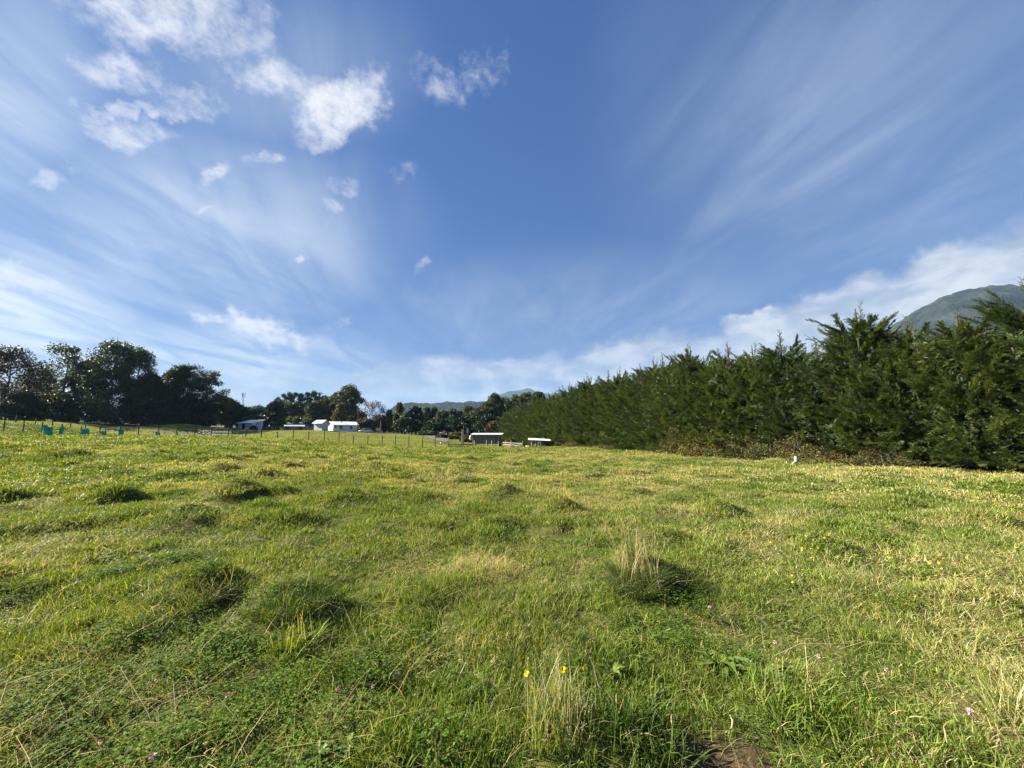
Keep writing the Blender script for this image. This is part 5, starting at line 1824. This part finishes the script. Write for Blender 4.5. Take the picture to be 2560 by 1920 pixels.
# ---- tussocks and plants one can point at
def stalk_mesh(r, n, rad, hr, wr, lean=(.05, .45), heads=True):
    P = disk(r, n, rad)
    h = r.uniform(*hr, n)
    V, q, t3, tt = blades(r, P, h, r.uniform(*wr, n), r.uniform(*lean, n), r.uniform(.78, 1.0, n), .7)
    if heads:
        tips = V.reshape(n, 7, 3)[:, 6]
        k_ = 5
        C = np.repeat(tips, k_, 0) - np.array([0, 0, 1.0]) * (r.uniform(0, .06, n * k_))[:, None]
        v2, q2 = leaf_quads(C, rand_dir(r, n * k_, 2.5), rand_dir(r, n * k_), r.uniform(.012, .022, n * k_), .004)
        q = np.vstack([q, q2 + len(V)])
        tt = np.concatenate([tt, np.full(len(v2), .84)])
        V = np.vstack([V, v2])
    return mesh_np("stalks", V, [q, t3], m_grass, {'tint': tt})


def tussock(px, py, lab, rad, n, hr, wr, dry, gg, stalks=0, sh=(.3, .55), lean=(.2, 1.1), srad=None, seed=0, dome=.15, sw=(.0022, .0042)):
    p = on_ground(px, py)
    root = empty("grass_tussock", p, 0, lab, "grass tuft", "grass tufts that stand out in the near field")
    o = patch("blades", 900 + seed, rad, n, hr, wr, dry, lean, .6, gg, dome=dome)
    ROOT.objects.link(o)
    o.parent = root
    if stalks:
        link("stalks", stalk_mesh(np.random.default_rng(950 + seed), stalks, srad or rad * .8, sh, sw), root)
    return root


tussock(1590, 1455, "big dark overhanging tuft with tall tan seed stalks, right of the picture's centre", .34, 2200, (.14, .32), (.003, .006), .16, (.0, .16), 85, (.34, .70), (.5, 1.5), .26, 1)  # tint kept dark to paint the shade on its unlit side
tussock(1690, 1462, "low dark grassy shoulder trailing right of the big dark overhanging tuft", .28, 1200, (.10, .22), (.003, .006), .08, (.0, .14), 0, seed=2, lean=(.5, 1.5))  # dark tint continues the painted shade right of the tuft
tussock(1395, 1830, "upright straw and green tuft with tall pale stalks around the near yellow flowers", .20, 700, (.12, .34), (.003, .0055), .5, (.1, .55), 60, (.24, .42), (.05, .5), .20, 3)
tussock(1200, 1425, "flattened pale straw patch in the middle of the near field", .34, 700, (.10, .26), (.0025, .0045), .92, (.3, .6), 50, (.16, .3), (.6, 1.8), .34, 4)
tussock(2020, 1292, "tan straw clump with a dark right edge on the right of the field", .50, 800, (.10, .28), (.005, .009), .85, (.2, .5), 20, (.2, .35), (.4, 1.5), .4, 5)
tussock(1350, 1235, "brown tuft with short dry stalks beyond the picture's centre", .75, 800, (.12, .28), (.008, .014), .75, (.1, .5), 30, (.25, .42), (.3, 1.2), .6, 6, sw=(.006, .010))
tussock(1100, 1192, "distant reddish brown dry clump in the middle of the field", 1.0, 800, (.14, .32), (.011, .018), .8, (.1, .5), 30, (.28, .45), (.3, 1.2), .8, 7, sw=(.008, .014))
tussock(740, 1625, "bright green broad-bladed tuft catching the sun left of the bottom centre", .17, 260, (.12, .24), (.006, .010), .03, (.34, .6), 14, (.2, .3), seed=8)
tussock(735, 1520, "dark rounded green tuft above the bright green broad-bladed one", .30, 1100, (.10, .22), (.003, .006), .06, (.0, .28), 8, (.25, .45), seed=9)
tussock(490, 1500, "brownish green mounded tuft with dead blades on the left", .34, 1000, (.10, .22), (.003, .006), .35, (.05, .35), 8, (.2, .35), seed=10)
tussock(2535, 1800, "tan dry stalk clump cut off by the bottom right edge", .16, 260, (.12, .26), (.0025, .005), .6, (.2, .5), 45, (.22, .40), seed=11)
tussock(590, 1228, "small dark tuft alone on the left of the middle field", .45, 520, (.12, .24), (.009, .015), .3, (.0, .25), 0, seed=12)
tussock(870, 1258, "long low dark green tuft on the left of the middle field", .65, 700, (.10, .2), (.008, .013), .1, (.0, .3), 0, seed=13)
tussock(480, 1290, "broad tuft with a shaded right side on the left of the field", .55, 900, (.10, .22), (.006, .010), .25, (.05, .4), 0, seed=14)
tussock(2160, 1470, "green and straw tuft in front of the small yellow flowers", .40, 900, (.10, .24), (.004, .007), .45, (.1, .5), 24, (.2, .34), seed=15)
tussock(1580, 1850, "lush dark green grass clump at the bottom, right of the tall pale stalks", .24, 650, (.12, .28), (.005, .009), .03, (.0, .36), 0, seed=16)
tussock(2000, 1780, "lush bright green grass leaning right at the bottom right", .34, 700, (.10, .24), (.004, .008), .05, (.2, .5), 14, (.2, .3), seed=17)

m_yellow = plain("yellow_petals", (.80, .66, .008), (.88, .76, .02), 40, .6)
m_yc = plain("orange_flower_eye", (.55, .28, .01), (.7, .4, .02), 60, .8)
m_pink = plain("pink_clover_petals", (.58, .26, .32), (.74, .48, .52), 80, .7)
m_stem = plain("green_stem", (.06, .10, .025), (.12, .15, .05), 20, .6)
m_seed = plain("brown_seed_head", (.16, .10, .05), (.38, .27, .15), 60, .9)


def dandelion_meshes(rad, hgt, seed):
    r = np.random.default_rng(seed)
    P, D, N, L = [], [], [], []
    for k_, (n, tilt, l_) in enumerate(((15, .15, 1.0), (13, .45, .85), (9, .9, .6))):
        for i in range(n):
            a = 2 * math.pi * (i + .5 * k_) / n + r.normal() * .08
            d = np.array([math.cos(a), math.sin(a), tilt])
            P.append(np.array([0, 0, .002 * k_]) + d * rad * .05); D.append(d); N.append(np.array([-math.cos(a) * tilt, -math.sin(a) * tilt, 1])); L.append(rad * l_ * r.uniform(.9, 1.05))
    V, q = leaf_quads(np.array(P), np.array(D), np.array(N), np.array(L), np.array(L) * .34)
    pm = mesh_np("petals", V, [q], m_yellow)
    mb = MB().tube([(.02, .015, -hgt), (.012, .0, -hgt * .5), (0, 0, -.004)], [.0018, .0016, .002], 6)
    sm = mb.mesh("stem", m_stem, smooth=True)
    em = MB().tube([(0, 0, -.006), (0, 0, .004), (0, 0, rad * .32)], [rad * .2, rad * .3, rad * .1], 9).mesh("eye", m_yc)
    return pm, sm, em


for i, (px, py, rd, lab) in enumerate([(1317.5, 1685, .017, "smallest of the three near yellow flowers, on the left of the pale stalks"),
                                       (1406, 1674, .023, "largest of the three near yellow flowers, in the middle, above the pale stalks"),
                                       (1461, 1674, .020, "right one of the three near yellow flowers, by the dark green leaves")]):
    p = on_ground(px, py, .33)
    hgt = p[2] - h1(p[0], p[1])
    rt = empty("dandelion_flower", p, i * .7, lab, "flower", "near yellow flowers")
    pm, sm, em = dandelion_meshes(rd, hgt, i)
    hd2 = link("flower_head", pm, rt)
    hd2.rotation_euler = (.55, -.25, 0)
    e2 = link("eye", em, hd2)
    link("stem", sm, rt)

small = [(85, 190), (100, 183), (540, 153), (570, 158), (350, 235), (351, 255), (427, 243), (485, 238), (740, 285), (792, 292), (812, 300), (1085, 318), (255, 315), (432, 318),
         (505, 453), (268, 467), (275, 525), (207, 537), (945, 472), (1362, 390), (1420, 367), (1502, 367), (1522, 410), (1475, 468), (1655, 507), (1900, 475), (1530, 323), (357, 420)]
V, q = [], []
r = np.random.default_rng(4)
sp_, ss_, se_ = dandelion_meshes(.016, .08, 9)
ym = bpy.data.meshes.new("small_yellow_flower")
bm = bmesh.new()
bm.from_mesh(sp_)
nf_ = len(bm.faces)
bm.from_mesh(ss_)
bm.faces.ensure_lookup_table()
for f_ in bm.faces[nf_:]:
    f_.material_index = 1
bm.to_mesh(ym)
bm.free()
ym.materials.append(m_yellow)
ym.materials.append(m_stem)
for i, (cx_, cy_) in enumerate(small):
    p = on_ground(1900 + cx_ / 3.352, 1300 + cy_ / 3.35, .08)
    o = link("yellow_flower", ym)
    o.location = tuple(p)
    s_ = r.uniform(.8, 1.15) * (1.25 if cx_ in (1085, 945) else 1)
    o.scale = (s_, s_, 1)
    o.rotation_euler = (r.uniform(.1, .4), 0, r.uniform(0, 6))
    lab = {1085: "brightest small yellow flower, alone in the middle of the scattered yellow flowers",
           945: "small yellow flower right above the green and straw tuft"}.get(cx_, "small yellow flower scattered in the grass on the right side of the field")
    tag(o, lab, "flower", "small yellow flowers in the grass")


def clover_flower(px, py, rad, lab, sd_):
    r = np.random.default_rng(sd_)
    rad *= .85
    p = on_ground(px, py, .12)
    hgt = p[2] - h1(p[0], p[1])
    rt = empty("clover_flower", p, 0, lab, "flower", "pink clover flowers")
    n = 60
    d = rand_dir(r, n, .4)
    V, q = leaf_quads(d * rad * .3, d, rand_dir(r, n), np.full(n, rad * .85), rad * .3)
    link("flower_head", mesh_np("clover_head", V, [q], m_pink), rt)
    MB().tube([(.01, 0, -hgt), (.004, .004, -hgt * .5), (0, 0, -.2 * rad)], .0014, 5).build("stem", m_stem, rt)


for i, (px, py, rd, lab) in enumerate([
        (569, 1739, .017, "pink clover flower at the top of a pale stalk, left of the bottom centre"), (845, 1723, .015, "pink clover flower left of the small brown dirt clod"),
        (249, 1858, .018, "pink clover flower low in the bottom left"), (382, 1893, .019, "pale pink clover flower touching the bottom edge on the left"),
        (631, 1517, .017, "pink clover flower on top of the dark rounded tuft on the left"), (709, 1537, .014, "small pink clover flower just right of the dark rounded tuft's top"),
        (932, 1716, .013, "pale pink clover flower directly below-left of the brown dirt clod"), (660, 1476, .014, "whitish pink clover flower behind the dark rounded tuft"),
        (1774, 1518, .016, "pink clover flower right below the big dark overhanging tuft's end"), (1937, 1606, .015, "pink clover flower above the pale broad-leaved weed"),
        (2047, 1641, .015, "pink clover flower right of the pale broad-leaved weed"), (2217, 1675, .015, "faint pink clover flower in the bright grass on the right"),
        (2426, 1780, .021, "largest pink clover flower, near the bottom right corner"), (1094, 1466, .014, "tiny pink clover flower beside the flattened straw patch")]):
    clover_flower(px, py, rd, lab, 60 + i)

for i, (px, py, lab) in enumerate([(1542, 1747, "plantain seed head on a straight stalk at the bottom, above the lush dark clump"),
                                   (1680, 1800, "plantain seed head leaning over the bare soil")]):
    p = on_ground(px, py, .26)
    hgt = p[2] - h1(p[0], p[1])
    rt = empty("plantain_stalk", p, 0, lab, "seed head", "plantain seed heads")
    MB().tube([(0, 0, -.018), (0, 0, -.008), (0, 0, .012), (0, 0, .024)], [.003, .0058, .0052, .002], 9).build("seed_head", m_seed, rt)
    MB().tube([(-.03 - .02 * i, -.02, -hgt), (-.012, 0, -hgt * .5), (0, 0, -.016)], .0015, 5).build("stem", m_stem, rt)


def weed(px, py, lab, n, L, Wd, pal, sd_, up=.5, wav=.2):
    """rosette of broad wavy leaves"""
    r = np.random.default_rng(sd_)
    p = on_ground(px, py)
    rt = empty("broadleaf_weed", p, 0, lab, "weed", "broad-leaved weeds near the bare soil")
    for i in range(n):
        a = 2.4 * i + r.normal() * .3
        l_, w_ = L * r.uniform(.6, 1.1), Wd * r.uniform(.8, 1.1)
        e_ = r.uniform(.25, 1) * up
        V, q = [], []
        m_ = 7
        for k_ in range(m_):
            t = k_ / (m_ - 1)
            c = np.array([math.cos(a) * l_ * t, math.sin(a) * l_ * t, l_ * (e_ * t * 1.6 - e_ * 1.1 * t * t) + .015])
            hw = w_ / 2 * (math.sin(math.pi * min(1, t * .93 + .05)) ** .7) * (1 + wav * r.normal())
            s_ = np.array([-math.sin(a), math.cos(a), 0])
            V += [c - s_ * hw + [0, 0, .25 * hw + .006 * r.normal()], c - [0, 0, .12 * hw], c + s_ * hw + [0, 0, .25 * hw + .006 * r.normal()]]
            if k_:
                b = 3 * k_
                q += [(b - 3, b - 2, b + 1, b), (b - 2, b - 1, b + 2, b + 1)]
        link("leaf", mesh_np("leaf", np.array(V), [np.array(q)], pal, {'tint': np.full(len(V), r.uniform(.2, .9))}, smooth=True), rt)


m_weed = leafmat("pale_weed_leaves", [(0, (.06, .12, .03)), (1, (.17, .24, .08))], .3, (1.2, 1.25, .5), .6, .2)
m_weed_d = leafmat("dark_weed_leaves", [(0, (.05, .10, .016)), (1, (.12, .18, .035))], .25, (1.2, 1.25, .5), .6, .2)
weed(1905, 1695, "pale broad-leaved weed with wavy leaves above the bare soil", 16, .17, .065, m_weed, 1)
weed(1800, 1668, "darker broad-leaved weed left of the pale wavy one", 15, .16, .055, m_weed_d, 2, .7)
weed(1955, 1812, "small light green seedling clump at the right rim of the bare soil", 26, .07, .028, m_weed, 3, .8)
weed(1530, 1700, "dark upright strap-leaved weed behind the plantain stalk", 14, .13, .022, m_weed_d, 4, 1.3, .05)
weed(870, 1880, "light green leafy weed at the bottom edge left of the middle", 12, .085, .026, m_weed, 5, .8)
weed(790, 1905, "broad bright weed leaves touching the bottom edge", 12, .09, .03, m_weed, 6, .9)


def clod(px, py, lab, s, mat, sd_, name="dirt_clod", cat="clod"):
    r = np.random.default_rng(sd_)
    p = on_ground(px, py)
    bm = bmesh.new()
    bmesh.ops.create_icosphere(bm, subdivisions=3, radius=1)
    for v in bm.verts:
        f = 1 + .35 * (fbm(np.array([v.co.x * 2 + sd_]), np.array([v.co.y * 2 + v.co.z]), sd_, 3)[0] - .5) * 2
        v.co = Vector((v.co.x * s * f, v.co.y * s * .7 * f, v.co.z * s * .38 * f))
    me = bpy.data.meshes.new(name)
    bm.to_mesh(me)
    bm.free()
    me.materials.append(mat)
    o = link(name, me)
    o.location = (p[0], p[1], p[2] + s * .25)
    tag(o, lab, cat)


m_dirt = plain("dry_dung", (.06, .04, .028), (.17, .12, .085), 30, .95, bump=.6)
clod(985, 1692, "small brown dirt clod in the near grass left of the bottom centre", .055, m_dirt, 3)
clod(682, 1184, "dark lump lying alone in the left half of the field", .15, plain("dark_dung", (.012, .010, .008), (.03, .025, .02), 12, .9), 5)

# curled twig on the bare soil
p = on_ground(1828, 1828)
tw = empty("curled_twig", p, 0, "curled pale twig lying on the bare soil", "twig")
MB().tube([(-.05, -.03, .012), (-.01, -.025, .03), (.012, .0, .05), (.014, .03, .06)], [.003, .0045, .005, .003], 7).build("twig", plain("pale_twig", (.30, .22, .12), (.45, .35, .2), 40, .8), tw)


# ------------------------------------------------------------------ haze
hz = bpy.data.meshes.new("haze")
mb = MB().box(-2900, 5600, -400, 5400, -6, 520)
hm, q = new_mat("air")
pv = q.n('ShaderNodeVolumePrincipled')
pv.inputs['Color'].default_value = (.44, .69, 1, 1)
pv.inputs['Density'].default_value = 0.00008
pv.inputs['Anisotropy'].default_value = 0.0
oo = q.n('ShaderNodeOutputMaterial')
q.link(pv.outputs[0], oo.inputs['Volume'])
hob = mb.build("haze", hm)
tag(hob, kind='stuff')
